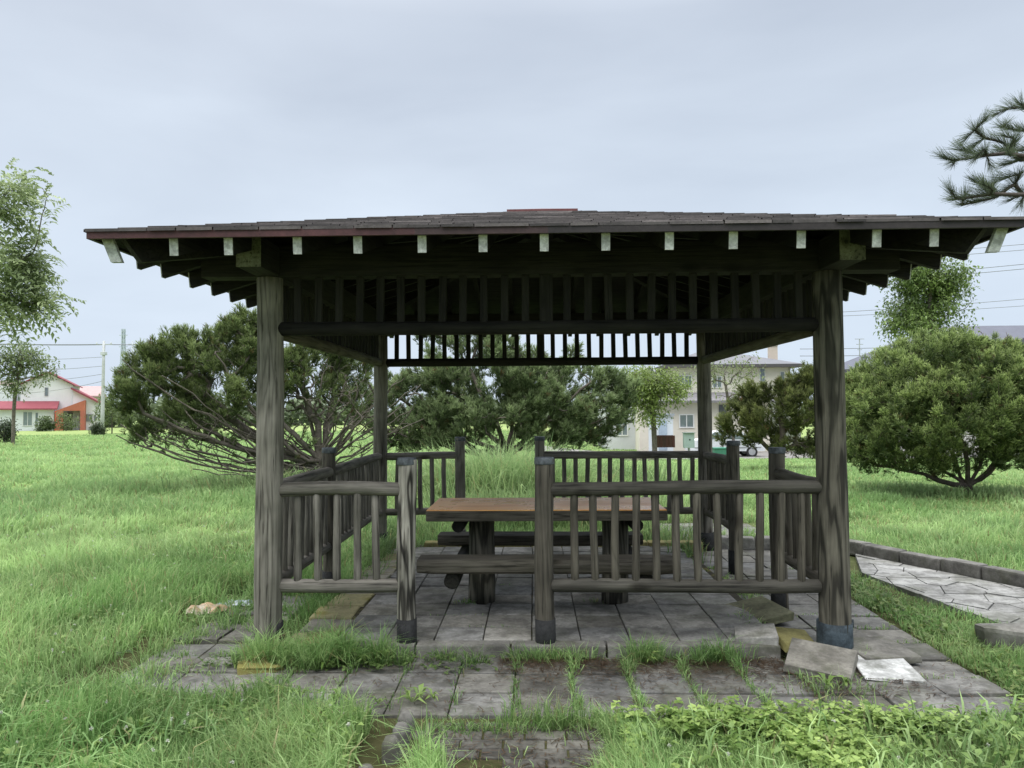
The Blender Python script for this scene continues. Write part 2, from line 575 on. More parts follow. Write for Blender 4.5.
# ------------------------------------------------------------------ LOOSE SLABS, STONES, LITTER
def loose(name, label, cat, c, size, rot, col, mat, group=None, jit=.014, bevel=.007):
    mb = MB(); mb.box((0, 0, size[2] / 2), size, None, bevel, col, jit)
    o = mb.build(name, M[mat], None, c, world=False)
    o.rotation_euler = rot
    return tag(o, label, cat, group)


G = 'loose paving slabs round the right front post'
loose('paving_slab', 'pale speckled square slab lying loose right of the metal-shod right post', 'paving slab', (3.76, -.34, -.064), (.31, .34, .03), (R(2), R(1), R(-8)), grey(.66, -.04), 'kerb', G)
loose('paving_slab', 'large grey slab tilted against the front of the right post', 'paving slab', (3.40, -.30, -.035), (.36, .36, .045), (R(9), R(3), R(-28)), grey(.24, .06), 'kerb', G)
loose('paving_slab', 'yellow mossy slab wedged just left of the right post', 'paving slab', (3.37, .06, -.05), (.24, .34, .06), (R(5), R(8), R(3)), (.23, .21, .085), 'mossy_stone', G)
loose('paving_slab', 'light grey block with a broken face at the floor corner left of the right post', 'paving slab', (3.13, .06, -.03), (.25, .22, .085), (R(3), R(-7), R(-12)), grey(.3, .02), 'kerb', G)
loose('paving_slab', 'greenish slab slanting over the gap behind the right post', 'paving slab', (3.34, .78, -.045), (.36, .42, .05), (R(2), R(-9), R(12)), (.2, .2, .12), 'kerb', G)
loose('paving_slab', 'grey slab propped up behind the loose pale slab', 'paving slab', (3.85, -.02, -.064), (.36, .40, .045), (R(2), R(-1), R(4)), grey(.2, .04), 'kerb', G)
loose('paving_slab', 'mossy flat stone sunk in the weeds before the left front post', 'paving slab', (.06, -.30, -.075), (.26, .2, .05), (R(3), R(2), R(20)), (.25, .23, .13), 'mossy_stone')
loose('kerb_block', 'long rough kerb block beside the crazy-paved path', 'stone block', (4.83, .16, -.1), (.44, .22, .15), (R(3), R(2), R(-12)), grey(.21, .03), 'kerb', None, .025, .03)

# round edging stakes
stk = None
for k, (px, py) in enumerate([(405, 707), (403, 719), (399, 735), (385, 764)]):
    yy = [-1.16, -1.3, -1.46, -1.72][k]; xx = [1.085, 1.08, 1.065, 1.01][k]
    mb = MB(); mb.log((0, 0, -.06), (0, 0, .105 + rnd.uniform(-.012, .015)), .047, .040, 16, 4, .07, 0, .028, grey(.14 + rnd.uniform(-.02, .02), .02))
    o = mb.build('edging_stake', M['kerb'], None, (xx, yy, -.09), world=False)
    o.rotation_euler = (rnd.uniform(-.1, .1), rnd.uniform(-.1, .1), 0)
    tag(o, ['round grey edging stake nearest the front paving', 'round grey edging stake, second from the front paving', 'round grey edging stake, third from the front paving', 'round grey edging stake lowest in the picture, set apart from the others'][k], 'edging stake', 'round stakes edging the brick path')


def crumple(name, c, rx, ry, h, cols, label, cat, rz=0, seed=0):
    V = []; F = []; C = []; n = 18
    for i in range(n):
        for j in range(n):
            u = i / (n - 1) * 2 - 1; v = j / (n - 1) * 2 - 1
            nz = mnoise.noise(Vector((u * 2.2 + seed, v * 2.2, 3))) + .5 * mnoise.noise(Vector((u * 6 + seed, v * 6, 1)))
            edge = 1 + .25 * mnoise.noise(Vector((u * 3, v * 3, seed + 9)))
            x = u * rx * edge * math.sqrt(max(0, 1 - v * v * .5)); y = v * ry * edge * math.sqrt(max(0, 1 - u * u * .5))
            z = max(.004, h * (.55 + nz * .8) * (1 - .6 * max(abs(u), abs(v)) ** 3))
            V.append((x, y, z)); C.append(cols[0] if nz + u * .3 < .12 else cols[1])
    for i in range(n - 1):
        for j in range(n - 1):
            F.append((i * n + j, (i + 1) * n + j, (i + 1) * n + j + 1, i * n + j + 1))
    o = npmesh(name, V, F, C, M['litterm']); o.location = c; o.rotation_euler = (0, 0, rz)
    return tag(o, label, cat)


crumple('crumpled_bag', (-.80, .93, -.055), .15, .12, .07, [(.52, .45, .36), (.50, .34, .20)], 'crumpled beige and orange bag lying on the grass edge left of the pavilion', 'litter', .3, 2)
crumple('plastic_scrap', (-.66, 1.13, -.06), .17, .06, .05, [(.62, .66, .68), (.5, .56, .66)], 'white plastic scrap lying next to the orange bag', 'litter', .25, 5)
crumple('wrapper', (2.145, -1.6, -.075), .035, .02, .025, [(.62, .68, .74), (.22, .4, .6)], 'small white and blue wrapper lying on the brick path', 'litter', -.4, 8)

# ------------------------------------------------------------------ PAVILION
PV = thing('pavilion', (1.8, 1.8, 0), 'open timber pavilion with low hipped shingle roof on four log posts', 'pavilion')
E_D = 2.545        # half width at the eave
C0 = 1.8
SL = .29


def roofz(d):
    return 2.49 + (E_D - d) * SL


XA, XB = .894, 1.78
posts = [(0, 0, .088, 'post_pale', 'tall grey log post with flowing grain at the left front corner'), (S, 0, .096, 'wood_moss', 'tall dark knotty log post with a blue-grey metal shoe at the right front corner'),
         (0, S, .08, 'pale_z', 'tall log post at the left rear corner'), (S, S, .08, 'pale_z', 'tall log post at the right rear corner')]
for x, y, r, mt, lb in posts:
    mb = MB(); mb.log((x, y, -.08), (x, y, 2.345), r, r * .95, 20, 14, .035, .006, .0)
    p = mb.build('post', M[mt], PV); tag(p, lb)
    mb = MB()
    if (x, y) == (S, 0):
        mb.log((x, y, -.08), (x, y, .135), r * 1.12, r * 1.1, 28, 3, .02, 0, .0, (.062, .082, .095))
        mb.log((x + r * 1.1, y - .02, .10), (x + r * 1.1, y - .02, .15), .008, .008, 6, 1, 0, 0, 0, (.1, .12, .13))
    else:
        mb.log((x, y, -.085), (x, y, .125), r * 1.03, r * 1.03, 28, 3, .02, 0, .0, (.036, .036, .035))
    mb.build('metal_sleeve', M['sleeve'], p)

short = [(XA, 0, .061, 'wood_stripe', 1.174, -.02), (XB, 0, .062, 'wood_z', 1.174, -.05), (XA, S, .058, 'post_pale', 1.18, -.05), (XB, S, .057, 'post_pale', 1.18, -.05),
         (0, 1.458, .058, 'wood_z', 1.172, -.05), (S, 1.085, .062, 'wood_z', 1.174, -.05), (S, 2.382, .062, 'wood_z', 1.174, -.05)]
for x, y, r, mt, h, lo in short:
    mb = MB(); mb.log((x, y, -.08), (x, y, h - .01), r, r * .97, 18, 9, .045, .005, .004)
    p = mb.build('rail_post', M[mt], PV)
    mb = MB(); mb.log((x, y, -.085), (x, y, .15), r * 1.05, r * 1.04, 22, 2, .02, 0, 0, (.032, .032, .032)); mb.build('metal_sleeve', M['sleeve'], p)
    mb = MB(); mb.log((x, y, h - .045), (x, y, h), r * 1.05, r * 1.02, 22, 2, .01, 0, .004, (.15, .165, .18)); mb.build('metal_cap', M['sleeve'], p)

# railings
bal_me = []
for k in range(8):
    mb = MB(); mb.log((0, 0, 0), (0, 0, .60), .0255, .025, 12, 5, .05, .003, .012)
    o = mb.build('baluster', M['wood_z' if k < 4 else 'pale_z'], None, (0, 0, 0), world=False); bal_me.append(o.data); bpy.data.objects.remove(o)


def railing(p0, p1, balls, label, r=.046, mt='wood_x'):
    """p0,p1 in plan; balls: distances from p0"""
    p0 = Vector(p0); p1 = Vector(p1); d = (p1 - p0).normalized()
    mb = MB(); mb.log((*p0, .974), (*p1, .974), r, r * .97, 16, 8, .05, .005, .016)
    top = mb.build('railing_panel', M[mt], PV); tag(top, label)
    mb = MB(); mb.log((*p0, .356), (*p1, .356), r * .95, r * .93, 16, 8, .05, .004, .016)
    mb.build('bottom_rail', M[mt], top)
    for t in balls:
        q = p0 + d * t
        o = link('baluster', bal_me[rnd.randrange(4) + (4 if mt.startswith('pale') else 0)], top)
        o.location = Vector((q.x, q.y, .358)) - Vector(PV.location)
        o.rotation_euler = (rnd.gauss(0, .008), rnd.gauss(0, .012), rnd.uniform(0, 6))


railing((.05, 0), (XA - .03, 0), [.135, .267, .395, .52, .65], 'short front railing left of the entrance gap', .046, 'pale_x')
railing((XB + .03, 0), (S - .06, 0), [.156 + .1305 * i for i in range(12)], 'long front railing right of the entrance gap', .046, 'rail_dark')
railing((.05, S), (XA - .03, S), [.14, .27, .40, .53, .66], 'short rear railing left of the rear gap', .042, 'pale_x')
railing((XB + .03, S), (S - .05, S), [.11 + .128 * i for i in range(13)], 'long rear railing right of the rear gap', .042, 'pale_x')
railing((0, .05), (0, 1.43), [.12 + .128 * i for i in range(10)], 'front half of the left side railing', .045, 'pale_y')
railing((0, 1.50), (0, S - .05), [.1 + .128 * i for i in range(15)], 'rear half of the left side railing', .045, 'pale_y')
railing((S, .05), (S, 1.055), [.12 + .128 * i for i in range(7)], 'front part of the right side railing', .045, 'wood_y')
railing((S, 2.41), (S, S - .05), [.1 + .128 * i for i in range(8)], 'rear part of the right side railing', .045, 'wood_y')

# plate beams (x beams sit on y beams with lapped, projecting ends)
PB0, PB1 = 2.345, 2.545
for y in (0, S):
    mb = MB(); mb.box((1.8, y, (PB0 + PB1) / 2), (4.45, .15, PB1 - PB0), None, .006)
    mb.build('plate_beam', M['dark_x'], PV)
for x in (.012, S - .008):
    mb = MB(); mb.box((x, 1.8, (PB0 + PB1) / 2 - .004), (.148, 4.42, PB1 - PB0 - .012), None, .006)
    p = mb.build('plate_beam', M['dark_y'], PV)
    mb = MB(); mb.box((x, -.412, (PB0 + PB1) / 2 - .004), (.15, .006, PB1 - PB0 - .01), None, .002)
    mb.build('beam_end', M['wood_green'], p)

# lattice bands: log beam below, slats up to the plate
sl_me = []
for k in range(2):
    mb = MB(); mb.box((0, 0, .165), (.048, .036, .345), None, .006)
    o = mb.build('slat', M['dark_z'], None, (0, 0, 0), world=False); sl_me.append(o.data); bpy.data.objects.remove(o)
mb = MB(); mb.box((0, 0, .165), (.085, .05, .345), None, .006)
o = mb.build('slat', M['dark_z'], None, (0, 0, 0), world=False); sl_wide = o.data; bpy.data.objects.remove(o)


def lattice(p0, p1, label, mt, r=.046):
    p0 = Vector(p0); p1 = Vector(p1); d = (p1 - p0).normalized(); L = (p1 - p0).length
    mb = MB(); mb.log((*(p0 + d * .05), 2.012), (*(p1 - d * .05), 2.012), r, r * .98, 16, 10, .035, .004, 0)
    top = mb.build('lattice_beam', M[mt], PV); tag(top, label)
    for i in range(25):
        q = p0 + d * (L / 2 + (i - 12) * .1345)
        o = link('slat', sl_wide if i == 12 else sl_me[i % 2], top)
        o.location = Vector((q.x, q.y, 2.02)) - Vector(PV.location)
        o.rotation_euler = (rnd.gauss(0, .006), rnd.gauss(0, .012), math.atan2(d.y, d.x))


lattice((0, 0), (S, 0), 'log beam with upright slats under the front eave', 'dark_x')
lattice((0, S), (S, S), 'log beam with upright slats under the rear eave', 'dark_x')
lattice((0, 0), (0, S), 'log beam with upright slats under the left eave', 'wood_y')
lattice((S, 0), (S, S), 'log beam with upright slats under the right eave', 'wood_y')


# roof -------------------------------------------------------------
def side_pt(k, s, d, z):
    """k: side 0 front 1 right 2 rear 3 left; s along the eave, d out from the centre"""
    if k == 0: return Vector((C0 + s, C0 - d, z))
    if k == 1: return Vector((C0 + d, C0 + s, z))
    if k == 2: return Vector((C0 - s, C0 + d, z))
    return Vector((C0 - d, C0 - s, z))


raf_s = [-2.10, -1.79, -1.40, -1.06, -.70, -.36, -.02, .32, .67, 1.02, 1.39, 1.80, 2.11]
SLA = math.atan(SL)
for k in range(4):
    for s in raf_s:
        d1 = 2.515; d0 = max(abs(s) + .03, .12)
        h = .105
        zt = lambda d: roofz(d) - .036
        mb = MB(); w = .0225
        pts = [(d0, zt(d0)), (d1, zt(d1)), (d1 - .012, zt(d1) - h), (d0, zt(d0) - h)]
        mb.prism([side_pt(k, s - w, d, z) for d, z in pts], side_pt(k, s + w, 0, 0) - side_pt(k, s - w, 0, 0))
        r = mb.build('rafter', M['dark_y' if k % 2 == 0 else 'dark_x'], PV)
        mb = MB(); w = .024
        pts = [(d1 - .002, zt(d1) + .001), (d1 + .005, zt(d1)), (d1 - .007, zt(d1) - h - .001), (d1 - .014, zt(d1) - h - .001)]
        g = .78 + rnd.uniform(-.16, .06)
        mb.prism([side_pt(k, s - w, d, z) for d, z in pts], side_pt(k, s + w, 0, 0) - side_pt(k, s - w, 0, 0), (g * .98, g, g * .95))
        mb.build('painted_end', M['white_end'], r)
for sx in (-1, 1):
    for sy in (-1, 1):
        mb = MB()
        o3 = Vector((sx, sy, 0)); side = Vector((-sy, sx, 0)).normalized()
        def hp(d, z): return Vector((C0 + sx * d, C0 + sy * d, z))
        h = .135; w = .033; d1 = 2.44
        zt = lambda d: roofz(d) - .04
        pts = [(.12, zt(.12)), (d1, zt(d1)), (d1 - .075, zt(d1) - h), (.12, zt(.12) - h)]
        mb.prism([hp(d, z) - side * w for d, z in pts], side * 2 * w)
        r = mb.build('hip_rafter', M['dark_y'], PV)
        mb = MB()
        def ep(u, z, e=0.0): return Vector((C0 + sx * (2.545 - u), C0 + sy * (2.492 - e), z))
        zt0 = roofz(2.49) - .034
        mb.prism([ep(.015, zt0), ep(.078, zt0), ep(.138, zt0 - .145), ep(.075, zt0 - .145)], (0, -sy * .03, 0), (.66, .69, .63))
        mb.build('painted_end', M['white_end'], r)

for k in range(4):
    mb = MB()
    pts = [side_pt(k, -E_D, E_D, roofz(E_D) - .030), side_pt(k, E_D, E_D, roofz(E_D) - .030), side_pt(k, 0, 0, roofz(0) - .030)]
    mb.prism(pts, (0, 0, .022))
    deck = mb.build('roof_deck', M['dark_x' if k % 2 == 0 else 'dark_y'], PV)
    mb = MB(); d = E_D + .03; i = 0; step = .118
    while d > .14:
        dl = d; dh = max(d - step - .05, .02)
        s = -dl
        first = True
        while s < dl:
            w = rnd.uniform(.10, .42)
            s1 = min(s + w, dl)
            if dl - s1 < .08: s1 = dl
            lift = rnd.uniform(0, .004); dj = rnd.uniform(-.008, .008)
            zl = roofz(dl) + .015 + lift; zh = roofz(dh) + .004
            sa = max(s, -dl); sb = s1
            ta = max(-dh, min(dh, sa)); tb = max(-dh, min(dh, sb))
            g = rnd.uniform(.45, 1.3)
            if rnd.random() < .14: g *= 1.9
            base = (.056 * g, .048 * g, .047 * g)
            gapw = .003
            A = side_pt(k, sa + gapw, dl + dj, zl); B = side_pt(k, sb - gapw, dl + dj, zl)
            C_ = side_pt(k, tb, dh, zh); D_ = side_pt(k, ta, dh, zh)
            A2 = side_pt(k, sa + gapw, dl + dj, zl - .014 - lift); B2 = side_pt(k, sb - gapw, dl + dj, zl - .014 - lift)
            lt = tuple(min(.5, c * 1.5 + .015) for c in base)
            vA, vB, vC, vD, vA2, vB2 = [mb.bm.verts.new(p) for p in (A, B, C_, D_, A2, B2)]
            vA3, vB3 = mb.bm.verts.new(A), mb.bm.verts.new(B)
            mb._paint((vA, vB, vC, vD), base); mb._paint((vA2, vB2, vA3, vB3), lt)
            if abs(tb - ta) > 1e-4:
                mb.bm.faces.new((vA, vB, vC, vD))
            else:
                mb.bm.faces.new((vA, vB, vC))
            mb.bm.faces.new((vA2, vB2, vB3, vA3))
            s = s1
        d -= step; i += 1
    o = mb.build('roof_slope', M['shingle'], PV)
    # fascia strip under the shingles
    mb = MB(); n = 14
    for q in range(n):
        sa = -E_D - .02 + (2 * E_D + .04) * q / n; sb = sa + (2 * E_D + .04) / n
        t = q / n
        red = (.072, .026, .027) if (k == 0 and t < .3) else ((.05, .027, .027) if (k == 0 and t < .5) else (.03, .024, .024))
        a = side_pt(k, sa, E_D + .012, 2.468); b = side_pt(k, sb, E_D + .012, 2.468)
        mb.bar(a, b, .022, .046, (0, 0, 1) if k % 2 == 0 else (0, 0, 1), 0, red)
    mb.build('fascia', M['fascia'], PV)
# red metal apex cap and hip caps
mb = MB(); zc = roofz(0) + .03
dcap = .30
for k in range(4):
    mb.poly([side_pt(k, -dcap, dcap, roofz(dcap) + .034), side_pt(k, dcap, dcap, roofz(dcap) + .034), side_pt(k, 0, 0, zc)], (.13, .05, .05))
    mb.poly([side_pt(k, -dcap, dcap, roofz(dcap) + .034), side_pt(k, dcap, dcap, roofz(dcap) + .034), side_pt(k, dcap, dcap, roofz(dcap) + .012), side_pt(k, -dcap, dcap, roofz(dcap) + .012)], (.14, .045, .045))
mb.build('roof_cap', M['red_paint'], PV)

# ------------------------------------------------------------------ PICNIC TABLE
TB = thing('picnic_table', (1.8, 1.09, 0), 'long log picnic table with orange varnished top and two attached log benches', 'table')
mb = MB(); mb.box((1.8, 1.09, .7025), (1.765, .80, .075), None, .012, None, .003)
mb.build('tabletop_frame', M['wood_x'], TB)
mb = MB(); mb.box((1.8, 1.09, .7425), (1.755, .79, .007), None, .003)
mb.build('tabletop', M['tabletop'], TB)
for x in (1.305, 2.335):
    mb = MB(); mb.log((x, 1.06, -.02), (x, 1.06, .665), .105, .098, 20, 8, .06, .004, 0); mb.build('leg', M['wood_moss'], TB)
for x in (1.15, 2.47):
    mb = MB(); mb.log((x, .76, .618), (x, 1.42, .618), .047, .047, 16, 4, .04, .002, .008); mb.build('crossbar', M['dark_y'], TB)
for x in (1.13, 2.50):
    mb = MB(); mb.log((x, .50, .272), (x, 1.72, .272), .056, .056, 16, 5, .04, .002, .008); mb.build('crossbar', M['dark_y'], TB)


def bench(y0, y1, x0, x1, z, th):
    mb = MB(); sec = []
    yc = (y0 + y1) / 2; hw = (y1 - y0) / 2
    prof = [(-hw * .92, 0), (hw * .92, 0), (hw * 1.08, -th * .3), (hw * 1.02, -th * .75), (hw * .7, -th), (-hw * .7, -th), (-hw * 1.02, -th * .75), (-hw * 1.08, -th * .3)]
    n = 16; rings = []
    for i in range(n + 1):
        t = i / n; x = x0 + (x1 - x0) * t
        k = 1.0 if 0 < i < n else .93
        ring = []
        for a, (py, pz) in enumerate(prof):
            nz = mnoise.noise(Vector((x * 1.5, a * 1.7 + y0 * 9, .3)))
            ring.append(mb.bm.verts.new((x, yc + py * k * (1 + .05 * nz), z + pz * k * (1 + .1 * nz) + .004 * nz)))
        rings.append(ring)
    m = len(prof)
    for a, b in zip(rings, rings[1:]):
        for i in range(m):
            mb.bm.faces.new((a[i], a[(i + 1) % m], b[(i + 1) % m], b[i]))
    mb.bm.faces.new(rings[0]); mb.bm.faces.new(list(reversed(rings[-1])))
    o = mb.build('bench_seat', M['wood_x'], TB)
    return o


bench(.46, .70, .885, 2.70, .425, .105)
bench(1.52, 1.76, .90, 2.62, .425, .09)


# ------------------------------------------------------------------ VEGETATION TOOLS
def unit(v):
    return v / np.maximum(np.linalg.norm(v, axis=-1, keepdims=True), 1e-9)


def grow(trunk, targets, rg, k=.25, seg=.25, bend=.45, up=.0, wig=.08, start=0, limbs=()):
    """greedy branching skeleton: every target is joined to the cheapest node already there"""
    pos = [np.array(p, float) for p in trunk]; par = [-1] + list(range(len(trunk) - 1)); plen = [0.0]
    for i in range(1, len(pos)):
        plen.append(plen[-1] + np.linalg.norm(pos[i] - pos[i - 1]))
    dirs = [unit(pos[min(i + 1, len(pos) - 1)] - pos[max(i - 1, 0)]) for i in range(len(pos))]
    lpaths = []
    for lb in limbs:
        i = int(np.argmin([np.linalg.norm(q - lb[0]) for q in pos[:len(trunk)]])); ids = [i]; prev = i
        for q in lb[1:]:
            q = q + rg.normal(0, .02, 3)
            pos.append(q); par.append(prev); plen.append(plen[prev] + np.linalg.norm(q - pos[prev])); dirs.append(unit(q - pos[prev])); prev = len(pos) - 1; ids.append(prev)
        lpaths.append(ids)
    ntr = len(trunk)
    cap = len(pos) + len(targets) * 40
    PA = np.zeros((cap, 3)); PL = np.full(cap, 1e9); n = len(pos)
    PA[:n] = pos; PL[:n] = plen
    if start: PL[:start] = 1e6
    order = np.argsort(np.linalg.norm(targets - pos[ntr // 2], axis=1))
    paths = lpaths; ends = []
    for t in targets[order]:
        c = np.linalg.norm(PA[:n] - t, axis=1) + k * PL[:n]
        i = int(np.argmin(c)); p0 = PA[i]; L = np.linalg.norm(t - p0)
        if L < 1e-3: continue
        m = min(38, max(2, int(L / seg)))
        ctl = p0 + dirs[i] * L * bend + rg.normal(0, wig, 3) * L + np.array([0, 0, up]) * L
        ids = [i]
        prev = i
        for s in range(1, m + 1):
            u = s / m
            q = (1 - u) ** 2 * p0 + 2 * u * (1 - u) * ctl + u * u * t
            if s < m: q = q + rg.normal(0, wig * .25, 3) * min(L, seg * 2)
            PA[n] = q; PL[n] = (PL[i] if PL[i] < 1e5 else 0) + L * u
            dirs.append(unit(q - PA[prev])); par.append(prev); ids.append(n); prev = n; n += 1
        paths.append(ids); ends.append(prev)
    return PA[:n], np.array(par), paths, np.array(ends), np.array(dirs)


def radii(par, ends, tip, power=.5, rmax=.2, extra=()):
    cnt = np.zeros(len(par)); cnt[ends] = 1
    for e in extra:
        cnt[e] += 4
    for i in range(len(par) - 1, 0, -1):
        cnt[par[i]] += cnt[i]
    return np.minimum(rmax, tip * np.maximum(cnt, 1) ** power)


def tubes(paths, P, r, sides=6):
    V = []; F = []; nv = 0
    for ids in paths:
        pts = P[ids]; rr = r[ids].copy()
        if len(ids) > 1: rr[0] = min(rr[0], rr[1] * 1.25)
        n = sides if rr.max() > .012 else 4
        T = np.gradient(pts, axis=0); T = unit(T)
        ref = np.array([.31, .23, .92]) if abs(T[0][2]) < .85 else np.array([.92, .3, .1])
        X = unit(np.cross(T, ref)); Yv = np.cross(T, X)
        a = np.arange(n) * 2 * math.pi / n
        ring = pts[:, None, :] + rr[:, None, None] * (np.cos(a)[None, :, None] * X[:, None, :] + np.sin(a)[None, :, None] * Yv[:, None, :])
        V.append(ring.reshape(-1, 3))
        m = len(ids)
        for i in range(m - 1):
            b0 = nv + i * n; q = np.arange(n)
            F.append(np.stack([b0 + q, b0 + (q + 1) % n, b0 + n + (q + 1) % n, b0 + n + q], -1))
        nv += m * n
    return np.concatenate(V), np.concatenate(F)


def needles(P, D, k, length, width, spread, base, tip, rg, shoot=.06):
    """tufts of thin needles: P,D (n,3); returns V,F,C"""
    n = len(P)
    P = np.repeat(P, k, 0); D = np.repeat(D, k, 0); B = np.repeat(base, k, 0); Tc = np.repeat(tip, k, 0)
    m = len(P)
    rv = rg.normal(0, 1, (m, 3))
    d = unit(D + spread * unit(rv))
    L = length * rg.uniform(.7, 1.15, (m, 1))
    st = P + D * shoot * rg.uniform(-1, .6, (m, 1))
    side = unit(np.cross(d, rg.normal(0, 1, (m, 3)))) * (width * .5)
    en = st + d * L
    V = np.stack([st - side, st + side, en + side * .5, en - side * .5], 1).reshape(-1, 3)
    F = (np.arange(m)[:, None] * 4 + np.array([[0, 1, 2, 3]]))
    C = np.stack([B, B, Tc, Tc], 1).reshape(-1, 3)
    return V, F, C


def leaves(P, D, L, W, cols, rg, droop=.2, roll=1.0):
    """folded 6-vertex leaves from base P along D"""
    n = len(P); L = np.broadcast_to(np.asarray(L, float).reshape(-1, 1), (n, 1)); W = np.broadcast_to(np.asarray(W, float).reshape(-1, 1), (n, 1))
    d = unit(D); upv = np.array([0, 0, 1.0]) + rg.normal(0, .35 * roll, (n, 3))
    s = unit(np.cross(d, upv)); nrm = np.cross(s, d)
    mid = P + d * L * .5 + nrm * L * .06
    tipp = P + d * L - np.array([0, 0, 1.0]) * L * droop
    V = np.stack([P, mid - s * W * .5 + nrm * W * .12, mid, mid + s * W * .5 + nrm * W * .12, tipp], 1).reshape(-1, 3)
    b = np.arange(n)[:, None] * 5
    F = np.concatenate([b + np.array([[0, 2, 1]]), b + np.array([[0, 3, 2]]), b + np.array([[1, 2, 4]]), b + np.array([[2, 3, 4]])], 0)
    C = np.repeat(cols, 5, 0) * np.tile(np.array([.85, 1., .95, 1., 1.05]), n)[:, None]
    return V, F, C


def shell(center, rad, n, rg, inner=.55, zmin=-.5):
    out = []
    while len(out) < n:
        v = rg.normal(0, 1, 3); v /= np.linalg.norm(v)
        if v[2] < zmin and rg.random() < .85: continue
        out.append(np.array(center) + v * np.array(rad) * (inner + (1 - inner) * rg.random() ** .6))
    return np.array(out)


def join_np(parts):
    V = []; F = []; C = []; o = 0
    for v, f, c in parts:
        V.append(v); F.append(f + o); C.append(c); o += len(v)
    return np.concatenate(V), np.concatenate(F), np.concatenate(C)


def bark_cols(V, col, rg):
    g = .75 + .5 * vnoise(V[:, 0] * 3 + V[:, 1], V[:, 2], 4.0)
    return np.array(col)[None] * g[:, None]


def pine(name, label, base, trunk, lobes, bare, seed, group=None, k=.22, tip=.007, ntuft=14, kn=13, nl=.10, nw=.008, tr=.13,
         dark=(.04, .06, .022), light=(.115, .15, .055), rmax=.11, bend=.5, upb=.0, wig=.07, barkc=(.17, .15, .125), spread=.62, spikes=(), clump=.8, start=0, limbs=(), candle=None, sparse=.3):
    rg = np.random.default_rng(seed)
    T = np.concatenate([shell(c, r, n, rg, inn, zm) for c, r, n, inn, zm in lobes])
    gz = ground_z(T[:, 0], T[:, 1]) + .12
    T[:, 2] = np.maximum(T[:, 2], gz + rg.uniform(0, .15, len(T)))
    nb = 0
    if len(bare):
        Bt = np.concatenate([shell(c, r, n, rg, .1, -1) for c, r, n in bare]); nb = len(Bt)
        T = np.concatenate([T, Bt])
    if len(spikes):
        T = np.concatenate([T, np.array(spikes)])
    isb = np.zeros(len(T), bool)
    if nb: isb[len(T) - nb - len(spikes): len(T) - len(spikes)] = True
    order = np.argsort(np.linalg.norm(T - np.array(trunk[len(trunk) // 2]), axis=1))
    P, par, paths, ends, dirs = grow(trunk, T, rg, k, .2, bend, upb, wig, start, limbs)
    isb = isb[order][:len(ends)]
    r = radii(par, ends, tip, .47, rmax, [p[-1] for p in paths[:len(limbs)]])
    tp = list(range(len(trunk)))
    root = thing(name, tuple(base), label, 'pine', group)
    V, F = tubes([tp] + paths, P, r, 7)
    npmesh('trunk', V, F, bark_cols(V, barkc, rg), M['bark'], root, True)
    # tufts
    tufted = ~isb | (rg.random(len(isb)) < sparse)
    E = P[ends[tufted]]; DE = dirs[ends[tufted]]; thin = isb[tufted]
    cen = np.mean([l[0] for l in lobes], 0) - np.array([0, 0, .3])
    Pn = np.repeat(E, ntuft, 0); Dn = np.repeat(DE, ntuft, 0)
    off = rg.normal(0, tr, Pn.shape) * np.array([1, 1, .7])
    off -= Dn * np.abs(rg.normal(0, tr * .8, (len(Pn), 1)))
    Pn = Pn + off
    Pn[:, 2] = np.maximum(Pn[:, 2], ground_z(Pn[:, 0], Pn[:, 1]) + .1)
    outw = unit(Pn - cen)
    if candle:
        rh, zu, zd = candle
        lean_ = np.repeat(unit(rg.normal(0, .22, E.shape) + (unit(E - cen) * .45 + DE * .2) + np.array([0, 0, 1.0])), ntuft, 0)
        hgt = rg.uniform(-zd, zu, (len(Pn), 1)); sc = np.repeat(rg.uniform(.75, 1.3, (len(E), 1)), ntuft, 0)
        rad_ = rg.normal(0, 1, Pn.shape); rad_ -= lean_ * np.sum(rad_ * lean_, 1, keepdims=True)
        taper = np.clip(1.15 - (hgt + zd) / (zu + zd) * .75, .3, 1.2)
        off = rad_ * rh * taper * sc + lean_ * hgt * sc
        Pn = np.repeat(E, ntuft, 0) + off
        Pn[:, 2] = np.maximum(Pn[:, 2], ground_z(Pn[:, 0], Pn[:, 1]) + .08)
    if candle:
        Dn = unit(lean_ * .9 + unit(rad_) * .7 * taper + rg.normal(0, .15, Pn.shape))
    else:
        Dn = unit(Dn * .3 + outw * .4 + np.array([0, 0, 1.0]) + rg.normal(0, .25, Pn.shape))
    cl = np.repeat(rg.uniform(0, 1, len(E)), ntuft)
    f = np.clip(.22 + .5 * cl * clump + .16 * off[:, 2] / tr + rg.normal(0, .16, len(Pn)), 0, 1)[:, None]  # light on clump tops put into the colour: higher tufts lighter
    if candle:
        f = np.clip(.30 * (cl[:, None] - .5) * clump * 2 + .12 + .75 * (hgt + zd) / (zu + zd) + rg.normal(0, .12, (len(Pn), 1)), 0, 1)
    if thin.any():
        keep = ~np.repeat(thin, ntuft) | (rg.random(len(Pn)) < .35)
        f = np.where(np.repeat(thin, ntuft)[:, None], f * .45, f)
        Pn, Dn, f = Pn[keep], Dn[keep], f[keep]
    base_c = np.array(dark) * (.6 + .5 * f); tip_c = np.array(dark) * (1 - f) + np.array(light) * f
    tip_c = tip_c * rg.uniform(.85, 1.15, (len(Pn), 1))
    rust = rg.random(len(Pn)) < .018
    tip_c[rust] = (.16, .075, .04)
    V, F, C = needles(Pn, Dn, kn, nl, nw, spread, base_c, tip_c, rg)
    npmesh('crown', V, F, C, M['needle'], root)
    return root


